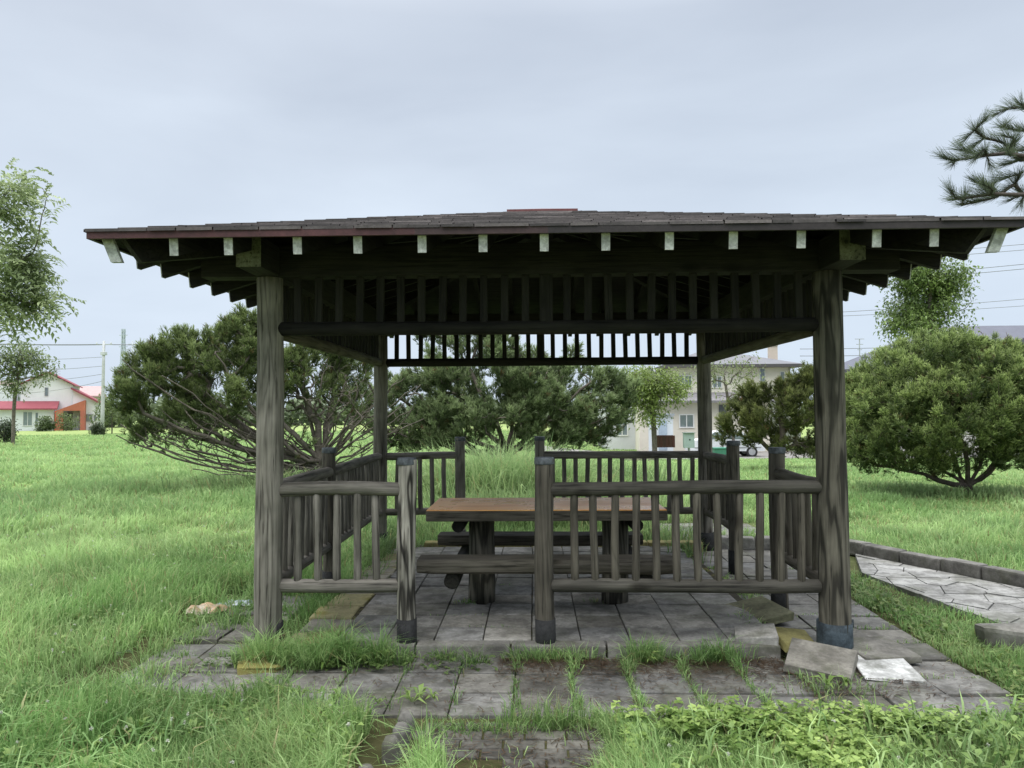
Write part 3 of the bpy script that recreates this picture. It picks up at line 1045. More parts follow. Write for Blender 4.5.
def L(px, py, Y, rx, ry, n, inner=.5, zm=-.5, depth=None):
    """ellipsoid lobe measured in the photograph, placed at depth line Y; radii in metres"""
    m = (Y - CAM[1]) / FPX
    c = at(px, py, Y)
    return (c, np.array([rx * m, (depth if depth else rx * m), ry * m]), n, inner, zm)


def clumps(px, py, Y, rx, ry, count, nt_=7, depth=None, inner=.35, zm=-.6, r=(.2, .34), seed=1, squash=1.0):
    rg = np.random.default_rng(seed)
    c, rad, _, _, _ = L(px, py, Y, rx, ry, 1, inner, zm, depth)
    return [(q, np.array([1, 1, squash]) * rg.uniform(*r), nt_, .2, -1) for q in shell(c, rad, count, rg, inner, zm)]


def curve_pts(pts, n=10):
    pts = np.array(pts, float); d = np.concatenate([[0], np.cumsum(np.linalg.norm(np.diff(pts, axis=0), axis=1))])
    t = np.linspace(0, d[-1], n)
    return np.stack([np.interp(t, d, pts[:, i]) for i in range(3)], -1)


# --- spreading pine on the left, bare limbs low down
YA = 10.5
bA = at(322, 477, YA); bA[2] = ground_z(bA[0], bA[1])
trA = curve_pts([bA, bA + [0.02, 0, .4], bA + [-.15, .1, .9], bA + [-.3, .1, 1.5]], 9)
lobA = (clumps(160, 394, YA, 34, 40, 17, 9, 1.0, seed=1) + clumps(185, 362, YA, 30, 30, 9, 8, .8, seed=2) + clumps(238, 352, YA, 38, 40, 15, 8, 1.0, seed=3) + clumps(262, 340, YA + .5, 26, 26, 6, 8, .8, seed=4)
        + clumps(320, 352, YA + .6, 55, 18, 9, 7, 1.2, seed=5) + clumps(350, 350, YA + 1.3, 40, 20, 7, 7, 1.0, seed=7) + clumps(150, 430, YA, 18, 5, 3, 6, .4, seed=8) + clumps(205, 375, YA + .7, 60, 28, 7, 7, .6, seed=9))
lobA += clumps(255, 385, YA - .6, 44, 30, 8, 8, .5, seed=51) + clumps(200, 408, YA + .3, 46, 14, 7, 7, .9, seed=52) + clumps(300, 375, YA + .3, 34, 20, 6, 7, .8, seed=53) + clumps(355, 385, YA + 1.0, 34, 26, 7, 7, .8, seed=54)
for sx_, sy_, sh_ in [(180, 326, 20), (192, 333, 16), (170, 338, 16), (240, 304, 24), (231, 314, 18), (251, 312, 18), (133, 352, 18), (145, 345, 16), (208, 330, 16), (152, 350, 16), (262, 318, 18), (124, 368, 14), (222, 326, 14)]:
    lobA.append(L(sx_, sy_ + sh_ * .55, YA + rnd.uniform(-.4, .4), 4.5, sh_ * .5, 7, .1, -1, .1))
bareA = [(at(250, 440, YA), np.array([1.8, 1.3, .5]), 260), (at(335, 400, YA), np.array([1.1, 1.0, .8]), 260), (at(195, 432, YA), np.array([1.2, .9, .45]), 160), (at(300, 385, YA + .3), np.array([1.0, .9, .6]), 160), (at(375, 430, YA + .6), np.array([.9, .8, .6]), 80)]
limA = [curve_pts([at(x, y, YA + dy * i / 5) for i, (x, y) in enumerate(c)], 12) for dy, c in [
    (-.8, [(322, 470), (300, 478), (268, 480), (232, 474), (198, 462), (165, 449), (136, 433)]), (-.5, [(322, 466), (295, 471), (262, 464), (225, 450), (190, 430), (158, 408)]),
    (-.9, [(321, 460), (305, 460), (280, 440), (256, 415), (234, 385), (216, 352)]), (.2, [(320, 452), (318, 425), (302, 390), (278, 355), (252, 325)]), (.3, [(322, 462), (338, 445), (347, 420), (356, 392), (368, 368)]),
    (-.4, [(324, 470), (345, 460), (372, 446), (398, 428), (415, 405)]), (1.2, [(320, 472), (298, 475), (265, 470), (238, 455), (208, 438)]), (1.0, [(320, 462), (308, 462), (284, 448), (250, 428), (205, 395), (172, 360)]),
    (1.3, [(322, 455), (326, 430), (334, 400), (330, 355)]), (1.3, [(324, 466), (345, 458), (382, 438), (425, 418)]), (-1.3, [(322, 468), (300, 470), (270, 458), (232, 430), (195, 395), (160, 375)]), (-1.2, [(324, 470), (300, 476), (265, 474), (225, 466), (185, 452)])]]
_rf = np.random.default_rng(5)
for q in range(54):
    if q < 38:
        ex = _rf.uniform(118, 300); bowl = 478 - 44 * max(0, (235 - ex) / 120) ** 1.6
        ey = bowl - _rf.uniform(0, 1) ** 1.3 * 85
    else:
        ex = _rf.uniform(325, 425); ey = _rf.uniform(375, 455)
    dy = _rf.uniform(-1.4, 1.5); sx_, sy_ = 320 + _rf.uniform(-4, 4), 471 + _rf.uniform(-14, 3)
    cx_ = sx_ + (ex - sx_) * .62; cy_ = min(482, ey + (20 + .22 * abs(ex - sx_)) * _rf.uniform(.5, 1.0))
    limA.append(np.array([at((1 - u) ** 2 * sx_ + 2 * u * (1 - u) * cx_ + u * u * ex, (1 - u) ** 2 * sy_ + 2 * u * (1 - u) * cy_ + u * u * ey, YA + dy * u) for u in np.linspace(0, 1, 13)]))
spA = [at(180, 327, YA), at(188, 333, YA), at(171, 338, YA), at(240, 305, YA), at(232, 314, YA), at(250, 312, YA), at(128, 352, YA), at(142, 345, YA), at(206, 330, YA), at(150, 350, YA)]
pine('pine_tree', 'wide spreading pine with bare low limbs reaching left of the pavilion', bA, trA, lobA, bareA, 3, 'pines round the pavilion', k=.12, tip=.0055, ntuft=12, kn=12, nl=.10, nw=.0115, tr=.11, candle=(.055, .13, .16), sparse=.14, bend=.3, upb=.0, rmax=.07, wig=.06,
     barkc=(.125, .11, .09), limbs=limA, dark=(.08, .115, .042), light=(.36, .44, .17))

# --- pine behind the middle of the pavilion
YB = 12.6
bB = at(508, 474, YB); bB[2] = ground_z(bB[0], bB[1])
trB = curve_pts([bB, bB + [-.1, 0, .5], bB + [.1, .1, 1.1], bB + [0, .1, 1.8]], 9)
lobB = (clumps(425, 395, YB, 46, 42, 16, 8, 1.2, seed=11) + clumps(480, 370, YB, 56, 42, 20, 8, 1.2, seed=12) + clumps(545, 380, YB, 52, 36, 18, 8, 1.2, seed=13) + clumps(600, 398, YB - .3, 38, 30, 13, 8, 1.0, seed=14)
        + clumps(585, 428, YB, 40, 12, 6, 7, .7, seed=15) + clumps(415, 425, YB - .4, 42, 16, 9, 7, .8, seed=16) + clumps(462, 408, YB - .9, 40, 26, 12, 8, .8, seed=17) + clumps(548, 410, YB - .9, 46, 24, 12, 8, .8, seed=18)
        + clumps(380, 400, YB + .8, 36, 36, 9, 7, 1.1, seed=19) + clumps(510, 390, YB + 1, 60, 34, 10, 7, .6, seed=20) + clumps(450, 335, YB + .5, 60, 18, 9, 7, .8, seed=21) + clumps(508, 395, YB - 1.0, 40, 22, 11, 8, .5, seed=25) + clumps(455, 432, YB - .6, 46, 10, 8, 8, .8, seed=22) + clumps(565, 434, YB - .6, 46, 10, 8, 8, .8, seed=23) + clumps(400, 440, YB - .2, 28, 8, 4, 7, .8, seed=24))
limB = [curve_pts([at(x, y, YB + dy * i / 5) for i, (x, y) in enumerate(c)], 11) for dy, c in [
    (-.8, [(508, 462), (480, 455), (445, 445), (410, 440), (385, 425)]), (-.6, [(508, 456), (535, 440), (570, 430), (605, 418)]), (.3, [(508, 452), (480, 425), (455, 395), (430, 360)]), (-.9, [(508, 450), (522, 420), (520, 385), (530, 350)]),
    (.8, [(506, 445), (490, 410), (470, 370), (480, 335)]), (-.8, [(510, 455), (540, 425), (575, 395), (600, 375)]), (1.0, [(508, 455), (470, 440), (430, 420), (395, 395)]), (-1.2, [(508, 460), (475, 450), (440, 425), (420, 395)])]]
bareB = [(at(430, 438, YB), np.array([1.2, 1.0, .35]), 90), (at(530, 425, YB), np.array([1.2, .9, .5]), 60), (at(590, 440, YB), np.array([.9, .8, .25]), 30)]
pine('pine_tree', 'broad dense pine behind the middle of the pavilion', bB, trB, lobB, bareB, 5, 'pines round the pavilion', k=.14, tip=.0055, ntuft=12, kn=13, nl=.11, nw=.0125, tr=.12, candle=(.065, .13, .18), upb=.0, rmax=.10, wig=.05, bend=.3, limbs=limB,
     dark=(.09, .13, .055), light=(.38, .47, .23), barkc=(.15, .13, .11))

# --- small dark pine at the right, behind
YC = 17.0
bC = at(782, 474, YC); bC[2] = ground_z(bC[0], bC[1])
trC = curve_pts([bC, bC + [-.05, 0, .35], bC + [.05, 0, .8], bC + [0, 0, 1.5]], 8)
lobC = (clumps(770, 415, YC, 38, 32, 15, 8, 1.0, r=(.22, .36), seed=31) + clumps(808, 402, YC, 32, 32, 13, 8, 1.0, r=(.22, .36), seed=32) + clumps(742, 430, YC, 20, 24, 7, 8, .6, r=(.2, .32), seed=33) + clumps(838, 412, YC, 26, 30, 9, 8, .9, r=(.22, .36), seed=34)
        + clumps(790, 438, YC, 40, 14, 6, 7, .8, seed=35))
for sx_, sy_, sh_ in [(752, 378, 16), (765, 381, 14), (790, 372, 18), (808, 368, 18), (738, 398, 14), (820, 376, 14), (779, 380, 14)]:
    lobC.append(L(sx_, sy_ + sh_ * .55, YC + rnd.uniform(-.3, .3), 4, sh_ * .5, 6, .1, -1, .12))
pine('pine_tree', 'small dark ragged pine seen through the right side of the pavilion', bC, trC, lobC, [(at(790, 450, YC), np.array([1.0, .8, .4]), 40)], 8, 'pines round the pavilion', k=.2, tip=.007, ntuft=12, kn=12, nl=.13, nw=.0155, tr=.13, candle=(.07, .15, .2), wig=.05, bend=.3,
     dark=(.075, .095, .034), light=(.28, .31, .11), barkc=(.12, .10, .085))

# --- round clipped-looking pine bush on the right lawn
YD = 9.2
bD = at(968, 489, YD); bD[2] = ground_z(bD[0], bD[1])
trD = curve_pts([bD, bD + [.01, 0, .06], bD + [.0, 0, .14]], 3)
limD = [curve_pts([at(x, y, YD + dy * i / 4) for i, (x, y) in enumerate(c)], 9) for dy, c in [
    (-.3, [(966, 487), (952, 484), (930, 478), (905, 470), (876, 463), (850, 450)]), (.5, [(966, 486), (957, 470), (952, 450), (935, 420)]), (-.5, [(968, 486), (966, 468), (962, 445), (950, 400)]), (-.3, [(970, 486), (980, 465), (990, 440), (1005, 400)]),
    (.8, [(970, 487), (990, 468), (1012, 450), (1040, 430)]), (.9, [(966, 486), (945, 470), (920, 450), (890, 425)]), (-.6, [(970, 487), (984, 476), (1000, 462), (1022, 448)])]]
lobD = [L(940, 404, YD, 84, 68, 420, .86, -.45, 1.6), L(1008, 410, YD, 66, 62, 210, .84, -.4, 1.5), L(880, 424, YD, 40, 44, 100, .75, -.6, 1.0), L(1065, 425, YD, 50, 48, 100, .7, -.5, 1.2), L(930, 418, YD - .7, 78, 42, 140, .7, -.6, .9),
        L(898, 452, YD - .3, 54, 14, 75, .5, -.9, .9), L(1010, 452, YD - .2, 44, 12, 50, .5, -.9, .9), L(935, 400, YD, 62, 45, 70, .3, -.5, 1.1), L(858, 415, YD + .2, 22, 42, 80, .6, -.9, .8), L(985, 375, YD, 50, 32, 100, .8, -.2, 1.0)]
pine('pine_bush', 'big rounded bright green pine bush with several short stems on the right lawn', bD, trD, lobD, [(at(940, 460, YD), np.array([1.3, .8, .2]), 30)], 12, 'pines round the pavilion', k=.12, tip=.0030, ntuft=19, kn=11, nl=.08, nw=.0105, tr=.075, candle=(.058, .14, .19), upb=.05, limbs=limD, wig=.05,
     dark=(.06, .10, .03), light=(.50, .61, .22), rmax=.075, barkc=(.12, .10, .085), spread=.8, bend=.3, clump=1.0)

# --- pine on the far right whose boughs hang into the picture
bE = np.array([7.3, .9, -.09])
trE = curve_pts([bE, [7.2, .85, 1.2], [7.1, .8, 2.6], [7.0, .7, 4.2]], 14)
YE = .35
_rp = np.random.default_rng(99)
tgE = [at(x, y, YE + dy) for x, y, dy in zip(_rp.uniform(958, 1050, 20), np.concatenate([_rp.uniform(122, 170, 11), _rp.uniform(182, 206, 9)]), _rp.uniform(-.2, .35, 20))] + [at(x, y, YE + dy) for x, y, dy in [(942, 157, 0), (953, 165, .1), (960, 150, .05), (965, 140, .15), (975, 130, .1), (985, 120, 0), (985, 138, .2), (995, 115, .3), (1005, 125, .1), (1010, 108, .2), (1020, 103, .1), (1000, 150, .3), (1015, 140, 0),
                                           (975, 160, -.1), (990, 165, 0), (1005, 165, .2), (970, 150, .2), (1020, 160, .1), (950, 190, 0), (952, 200, .1), (965, 195, .15), (975, 182, .1), (985, 190, 0), (985, 200, .2), (1000, 180, .1), (1000, 195, .2), (1010, 200, .1), (1015, 185, .2), (1020, 175, .1), (1022, 202, 0),
                                           (1035, 120, .1), (1040, 150, .2), (1040, 185, .1), (1050, 200, .3)]]


limE = [curve_pts([trE[8], at(1090, 165, YE + .3), at(1030, 158, YE + .1), at(985, 156, YE), at(958, 158, YE)], 14), curve_pts([trE[8], at(1090, 200, YE + .3), at(1035, 196, YE), at(990, 194, YE), at(962, 196, YE)], 14),
        curve_pts([trE[9], at(1085, 140, YE + .4), at(1030, 130, YE + .2), at(1000, 126, YE + .1)], 12), curve_pts([trE[9], at(1080, 115, YE + .3), at(1035, 108, YE + .2)], 10)]


def near_pine():
    rg = np.random.default_rng(21)
    ex = np.concatenate([shell((6.9, .8, z), (1.1, 1.1, .18), 26, rg, .35, -1) for z in (2.5, 2.95, 3.4, 3.9, 4.3)])
    ex = ex[ex[:, 0] > 5.75]
    T = np.concatenate([np.array(tgE), ex])
    P, par, paths, ends, dirs = grow(trE, T, rg, .30, .12, .12, .0, .02, 5, limE)
    r = radii(par, ends, .0045, .5, .09)
    root = thing('pine_tree', tuple(bE), 'near pine at the right edge whose needle sprays hang over the roof corner', 'pine', 'pines round the pavilion')
    V, F = tubes([list(range(len(trE)))] + paths, P, r, 7)
    npmesh('trunk', V, F, bark_cols(V, (.10, .085, .075), rg), M['bark'], root, True)
    Pn = []; Dn = []
    for ids in paths:
        pts = P[ids]; seg = np.linalg.norm(np.diff(pts, axis=0), axis=1); tot = seg.sum(); cum = np.concatenate([[0], np.cumsum(seg)])
        for s in np.arange(max(0, tot - .30), tot + .001, .010):
            q = np.array([np.interp(s, cum, pts[:, i]) for i in range(3)]); dd = unit(pts[-1] - pts[max(0, len(pts) - 3)])
            Pn.append(q); Dn.append(unit(dd * .9 + np.array([0, 0, .25])))
    Pn = np.array(Pn); Dn = np.array(Dn)
    f = rg.uniform(0, 1, (len(Pn), 1))
    bc = np.array([[.06, .08, .05]]) * (.7 + .4 * f); tc = np.array([[.10, .135, .08]]) * (1 - f) + np.array([[.20, .24, .15]]) * f
    V, F, C = needles(Pn, Dn, 10, .11, .0023, .45, bc, tc, rg, .01)
    npmesh('crown', V, F, C, M['needle'], root)


near_pine()


def broadleaf(name, label, base, trunk, lobes, seed, leaf_l=.08, leaf_w=.035, per=30, spread=.2, dark=(.06, .085, .03), light=(.15, .19, .07), cat='tree', group=None, k=.25, tip=.008, rmax=.12,
              barkc=(.14, .125, .105), droop=.25, pinnate=False, tgt=None, start=0, up=.02):
    rg = np.random.default_rng(seed)
    T = np.concatenate([shell(c, r, n, rg, inn, zm) for c, r, n, inn, zm in lobes])
    if tgt is not None: T = np.concatenate([T, np.array(tgt)])
    P, par, paths, ends, dirs = grow(trunk, T, rg, k, .25, .4, up, .07, start)
    r = radii(par, ends, tip, .48, rmax)
    root = thing(name, tuple(base), label, cat, group)
    V, F = tubes([list(range(len(trunk)))] + paths, P, r, 6)
    npmesh('trunk', V, F, bark_cols(V, barkc, rg), M['bark'], root, True)
    E = P[ends]; n = len(E)
    if pinnate:
        # compound leaves: a rachis with paired leaflets
        nr = per
        B = np.repeat(E, nr, 0) + np.clip(rg.normal(0, spread, (n * nr, 3)), -1.7 * spread, 1.7 * spread)
        D = unit(rg.normal(0, 1, B.shape) + np.repeat(dirs[ends], nr, 0) * .6 - np.array([0, 0, .15]))
        Pl = []; Dl = []; Cl = []
        f = np.clip(np.repeat(rg.uniform(0, 1, n), nr) * .6 + rg.uniform(0, .4, n * nr), 0, 1)[:, None]
        cc = np.array(dark) * (1 - f) + np.array(light) * f
        sd = unit(np.cross(D, np.array([0, 0, 1.]) + rg.normal(0, .3, D.shape)))
        for j in range(5):
            t = .06 + j * leaf_l * .55
            for sg in (-1, 1):
                Pl.append(B + D * t - np.array([0, 0, 1.]) * t * t * 1.2); Dl.append(D * .6 + sd * sg); Cl.append(cc)
        Pl = np.concatenate(Pl); Dl = np.concatenate(Dl); Cl = np.concatenate(Cl)
    else:
        Pl = np.repeat(E, per, 0) + np.clip(rg.normal(0, spread, (n * per, 3)), -1.8 * spread, 1.8 * spread)
        Dl = unit(rg.normal(0, 1, Pl.shape) + np.repeat(dirs[ends], per, 0) * .5)
        f = np.clip(np.repeat(rg.uniform(0, 1, n), per) * .6 + rg.uniform(0, .4, n * per), 0, 1)[:, None]
        Cl = np.array(dark) * (1 - f) + np.array(light) * f
    Cl = Cl * rg.uniform(.8, 1.2, (len(Cl), 1))
    V, F, C = leaves(Pl, Dl, leaf_l * rg.uniform(.7, 1.2, len(Pl)), leaf_w * rg.uniform(.8, 1.2, len(Pl)), Cl, rg, droop)
    npmesh('crown', V, F, C, M['leaf'], root)
    return root


# --- deciduous tree at the left edge (trunk out of frame)
YF = 7.5
bF = at(-150, 470, YF); bF[2] = ground_z(bF[0], bF[1])
trF = curve_pts([bF, bF + [.05, 0, 1.2], bF + [.15, 0, 2.6], bF + [.3, .1, 4.6]], 14)
broadleaf('leafy_tree', 'leafy broadleaved tree whose crown enters at the left edge', bF, trF,
          clumps(-26, 225, YF, 50, 56, 8, 5, 1.2, .4, -.9, (.2, .32), 61) + clumps(4, 208, YF, 30, 32, 6, 4, .7, .3, -.9, (.2, .3), 62) + clumps(10, 265, YF, 20, 14, 4, 6, .5, .3, -.9, (.16, .24), 63) + clumps(12, 300, YF, 28, 12, 5, 5, .5, .3, -.9, (.14, .22), 64) + clumps(-110, 210, YF, 70, 80, 14, 5, 1.5, .4, -.6, (.22, .34), 65), 31,
          .125, .052, 7, .11, (.19, .25, .12), (.50, .58, .33), pinnate=True, tip=.005, k=.3, start=5,
          tgt=[at(42, 188, YF), at(46, 200, YF), at(42, 215, YF), at(38, 240, YF), at(46, 302, YF), at(40, 308, YF), at(28, 315, YF), at(10, 318, YF)])

# --- slim young tree before the white house
YG = 36
bG = at(13, 431, YG); bG[2] = ground_z(bG[0], bG[1])
trG = curve_pts([bG, at(14, 405, YG), at(17, 380, YG), at(24, 355, YG)], 9)
broadleaf('young_tree', 'slim young tree with a thin trunk standing before the white house', bG, trG,
          [L(28, 358, YG, 17, 13, 26, .3, -.9, .9), L(4, 366, YG, 16, 18, 26, .3, -.9, .9), L(16, 388, YG, 7, 6, 8, .2, -.9, .4), L(48, 367, YG, 8, 6, 5, .2, -.9, .4), L(40, 378, YG, 6, 4, 4, .2, -.9, .4)], 33, .22, .10, 40, .30, (.12, .16, .08), (.26, .31, .16), tip=.012, k=.3)

# --- tree behind the round pine bush
YH = 27
bH = at(928, 480, YH); bH[2] = ground_z(bH[0], bH[1])
trH = curve_pts([bH, at(928, 400, YH), at(929, 330, YH), at(930, 280, YH)], 12)
broadleaf('leafy_tree', 'dense green tree rising behind the rounded pine bush', bH, trH,
          clumps(928, 300, YH, 32, 36, 16, 6, 1.3, .4, -.9, (.35, .55), 71) + clumps(945, 285, YH, 24, 20, 8, 6, 1.0, .4, -.9, (.3, .5), 72) + clumps(915, 275, YH, 20, 18, 7, 6, 1.0, .4, -.9, (.3, .5), 73) + clumps(928, 328, YH, 34, 16, 9, 6, 1.2, .4, -.9, (.3, .5), 74), 35, .17, .085, 55, .24, (.075, .12, .045), (.26, .35, .12), tip=.010, k=.25,
          tgt=[at(968, 290, YH), at(890, 300, YH), at(966, 308, YH), at(892, 322, YH)])

# --- light green tree before the cream house
YI = 30
bI = at(655, 452, YI); bI[2] = ground_z(bI[0], bI[1])
trI = curve_pts([bI, at(654, 430, YI), at(652, 405, YI), at(650, 385, YI)], 8)
broadleaf('leafy_tree', 'yellow-green small tree standing before the cream house', bI, trI,
          [L(642, 382, YI, 26, 16, 50, .3, -.9, 1.1), L(668, 390, YI, 22, 14, 42, .3, -.9, 1.0), L(636, 402, YI, 22, 14, 30, .3, -.9, .9), L(650, 415, YI, 16, 12, 14, .3, -.9, .6)], 37, .16, .075, 55, .26, (.13, .185, .05), (.32, .40, .13), tip=.011, k=.2)
YJ = 36
bJ = at(735, 452, YJ); bJ[2] = ground_z(bJ[0], bJ[1])
trJ = curve_pts([bJ, at(732, 425, YJ), at(728, 400, YJ), at(724, 375, YJ)], 8)
broadleaf('young_tree', 'thin airy tree with sparse leaves before the cream house front', bJ, trJ,
          [L(718, 372, YJ, 18, 16, 20, .3, -.9, 1.0), L(745, 372, YJ, 16, 18, 18, .3, -.9, 1.0), L(735, 392, YJ, 26, 12, 12, .3, -.9, 1.0), L(700, 378, YJ, 9, 14, 8, .3, -.9, .6)], 39, .17, .08, 18, .28, (.13, .17, .07), (.27, .33, .14), tip=.011, k=.12, up=.06)


# --- small dark shrubs
def shrub(label, px, py, Y, w, h, seed, dark, light, leaf=.16, n=40, per=40, group='shrubs at the far edge of the lawn', name='shrub'):
    m = (Y - CAM[1]) / FPX
    b = at(px, py, Y); b[2] = ground_z(b[0], b[1])
    tr = curve_pts([b, b + [0, 0, h * .3], b + [0, 0, h * .6]], 4)
    broadleaf(name, label, b, tr, [((b[0], b[1], b[2] + h * .5), np.array([w / 2, w / 2, h / 2]), n, .45, -.7)], seed, leaf, leaf * .5, per, leaf, dark, light, 'shrub', group, tip=.01, k=.15)


shrub('small dark evergreen shrub at the left edge before the white house', 4, 440, 40, 1.3, 1.4, 51, (.03, .05, .025), (.07, .10, .05))
shrub('small dark round shrub at the foot of the utility pole', 97, 436, 56, 1.0, .9, 52, (.03, .05, .025), (.08, .11, .05))
shrub('pale green shrub just right of the utility pole', 112, 432, 64, 3.4, 3.6, 53, (.10, .14, .06), (.2, .25, .11), .3)
shrub('low green shrub under the porch of the white house', 45, 430, 78, 1.6, 1.3, 54, (.08, .12, .05), (.17, .22, .1), .25)
shrub('small leafy shrub in front of the dark porch door', 66, 430, 79, 2.2, 2.0, 58, (.10, .14, .06), (.22, .27, .12), .25, 26, 26)
shrub('green bush half hidden behind the left pine', 205, 436, 44, 5.5, 3.2, 55, (.07, .10, .04), (.16, .2, .09), .25, 60)
shrub('broad green bush behind the small dark pine', 850, 452, 34, 5.0, 1.6, 56, (.07, .10, .04), (.15, .19, .08), .22, 60)
shrub('leafy undergrowth bush below the middle pine', 495, 462, 11.6, .9, .75, 57, (.045, .075, .03), (.10, .15, .06), .09, 40, 40)

# ------------------------------------------------------------------ HOUSES
def mpp(Y):
    return (Y - CAM[1]) / FPX


def window(parent, px0, px1, py0, py1, Y, name='window', frame=(.7, .7, .68), bars=1, eps=.03, glassm='glass'):
    a = at(px0, py1, Y); b = at(px1, py0, Y)
    mb = MB(); w = b[0] - a[0]; h = b[2] - a[2]; t = min(.07, w * .12)
    y = Y - eps
    cx = (a[0] + b[0]) / 2; cz = (a[2] + b[2]) / 2
    mb.box((cx, y, a[2] + t / 2), (w, .06, t), col=frame); mb.box((cx, y, b[2] - t / 2), (w, .06, t), col=frame)
    mb.box((a[0] + t / 2, y, cz), (t, .06, h - 2 * t), col=frame); mb.box((b[0] - t / 2, y, cz), (t, .06, h - 2 * t), col=frame)
    for i in range(bars):
        mb.box((a[0] + w * (i + 1) / (bars + 1), y, cz), (t * .8, .05, h - 2 * t), col=frame)
    f = mb.build(name, M['plain'], parent)
    mb = MB(); mb.box((cx, y + .022, cz), (w - 2 * t, .012, h - 2 * t)); mb.build('pane', M[glassm], f)
    return f


def block(mb, px0, px1, py0, py1, Y, depth, col=None):
    a = at(px0, py1, Y); b = at(px1, py0, Y)
    mb.box(((a[0] + b[0]) / 2, Y + depth / 2, (a[2] + b[2]) / 2), (b[0] - a[0], depth, b[2] - a[2]), col=col)


def white_house():
    Y = 84.0; m = mpp(Y)
    b = at(50, 432, Y); gz = float(ground_z(b[0], b[1]))
    h = thing('white_house', (b[0], Y, gz), 'white two-storey house with red roofs and an orange porch wall', 'house')
    wh = (.70, .72, .74); red = (.25, .062, .078)
    mb = MB()
    # gable main block
    Lx, Rx = at(23, 384, Y)[0], at(72, 384, Y)[0]; px = at(48, 372, Y); ze = at(48, 385, Y)[2]
    mb.prism([(Lx, Y, gz - .3), (Rx, Y, gz - .3), (Rx, Y, ze), (px[0], Y, px[2] - .15), (Lx, Y, ze)], (0, 8, 0), wh)
    block(mb, 8, 23, 386, 436, Y + 1.5, 5, (.66, .68, .70))
    # ground floor in front
    block(mb, -8, 47, 408.5, 436, Y - 1.6, 1.57, wh)
    # right wing with falling roof line
    a0 = at(72.4, 389, Y); a1 = at(97, 401.5, Y)
    mb.prism([(a0[0], Y - .4, gz - .3), (a1[0], Y - .4, gz - .3), (a1[0], Y - .4, a1[2]), (a0[0], Y - .4, a0[2])], (0, 6, 0), wh)
    mb.build('wall', M['siding'], h)
    mb = MB()
    # gable roof: two slopes, thin dark red edge
    pk = at(48, 371.5, Y); l0 = at(21.5, 384.3, Y); r0 = at(74.8, 384.8, Y)
    for p in (l0, r0):
        mb.prism([(pk[0], Y - .5, pk[2]), (p[0], Y - .5, p[2]), (p[0], Y - .5, p[2] - .12), (pk[0], Y - .5, pk[2] - .12)], (0, 9, 0), red)
    # lean-to along the ground floor
    q0 = at(-9, 401.5, Y)[2]; q1 = at(0, 408.7, Y - 1.8)[2]; xl = at(-9, 400, Y)[0]; xr = at(59, 400, Y)[0]
    mb.prism([(xl, Y - .003, q0), (xl, Y - 2.1, q1), (xl, Y - 2.1, q1 - .15), (xl, Y - .003, q0 - .15)], (xr - xl, 0, 0), red)
    # wing roof
    c0 = at(70.5, 388, Y); c1 = at(98, 402.3, Y)
    mb.prism([(c0[0], Y - .9, c0[2] + .1), (c1[0], Y - .9, c1[2] + .1), (c1[0], Y - .9, c1[2] - .12), (c0[0], Y - .9, c0[2] - .12)], (0, 7, 0), red)
    mb.build('roof', M['plain'], h)
    # orange porch
    mb = MB()
    o0 = at(47.2, 405, Y - 2); o1 = at(75, 399.5, Y - 2)
    x0, x1 = o0[0], o1[0]; zb = gz - .3; z0 = at(54, 410, Y - 2)[2]; z1 = at(75, 400, Y - 2)[2]
    mb.prism([(x0, Y - 2.4, z0 - .1), (x1, Y - 2.4, z0 - .1), (x1, Y - 2.4, z1)], (0, 2.3, 0), (.42, .135, .08))
    mb.prism([(x0, Y - 2.4, zb), (at(54, 410, Y - 2)[0], Y - 2.4, zb), (at(54, 410, Y - 2)[0], Y - 2.4, z0 - .1), (x0, Y - 2.4, z0 - .1)], (0, .8, 0), (.40, .13, .08))
    mb.prism([(x1 - .5, Y - 2.4, zb), (x1, Y - 2.4, zb), (x1, Y - 2.4, z0 - .1), (x1 - .5, Y - 2.4, z0 - .1)], (0, 2.3, 0), (.40, .13, .09))
    mb.prism([(at(57, 410, Y)[0], Y - 2.3, zb), (at(58.6, 410, Y)[0], Y - 2.3, zb), (at(58.6, 410, Y)[0], Y - 2.3, z0 - .1), (at(57, 410, Y)[0], Y - 2.3, z0 - .1)], (0, .3, 0), (.6, .09, .05))
    mb.build('porch', M['plain'], h)
    mb = MB(); block(mb, 58.6, 71, 413, 434, Y - .35, .3, (.05, .045, .045)); mb.build('door', M['plain'], h)
    window(h, 45, 48.5, 387.5, 396, Y, frame=(.3, .3, .3), bars=0)
    window(h, 17.5, 27, 411.5, 426, Y - 1.6, bars=1)
    window(h, 29, 32.2, 412.5, 425.5, Y - 1.6, bars=0)
    window(h, 80, 89.2, 414, 422, Y - .4, bars=1, frame=(.35, .35, .35))
    window(h, 90.5, 93, 415, 421.5, Y - .4, bars=0, frame=(.35, .35, .35))
    # antenna
    p = at(68.5, 383, Y + 3); t = at(68.5, 368, Y + 3)
    mb = MB(); mb.bar(p, t, .06, .06, (0, 1, 0), col=(.35, .36, .38))
    for f in (.6, .8, .97):
        z = p[2] + (t[2] - p[2]) * f; mb.bar((p[0] - .45, Y + 3, z), (p[0] + .45, Y + 3, z), .05, .05, (0, 0, 1), col=(.35, .36, .38))
    mb.build('antenna', M['metal'], h)
    h.rotation_euler = (0, 0, R(26)); h.scale = (.9, 1, 1)


white_house()


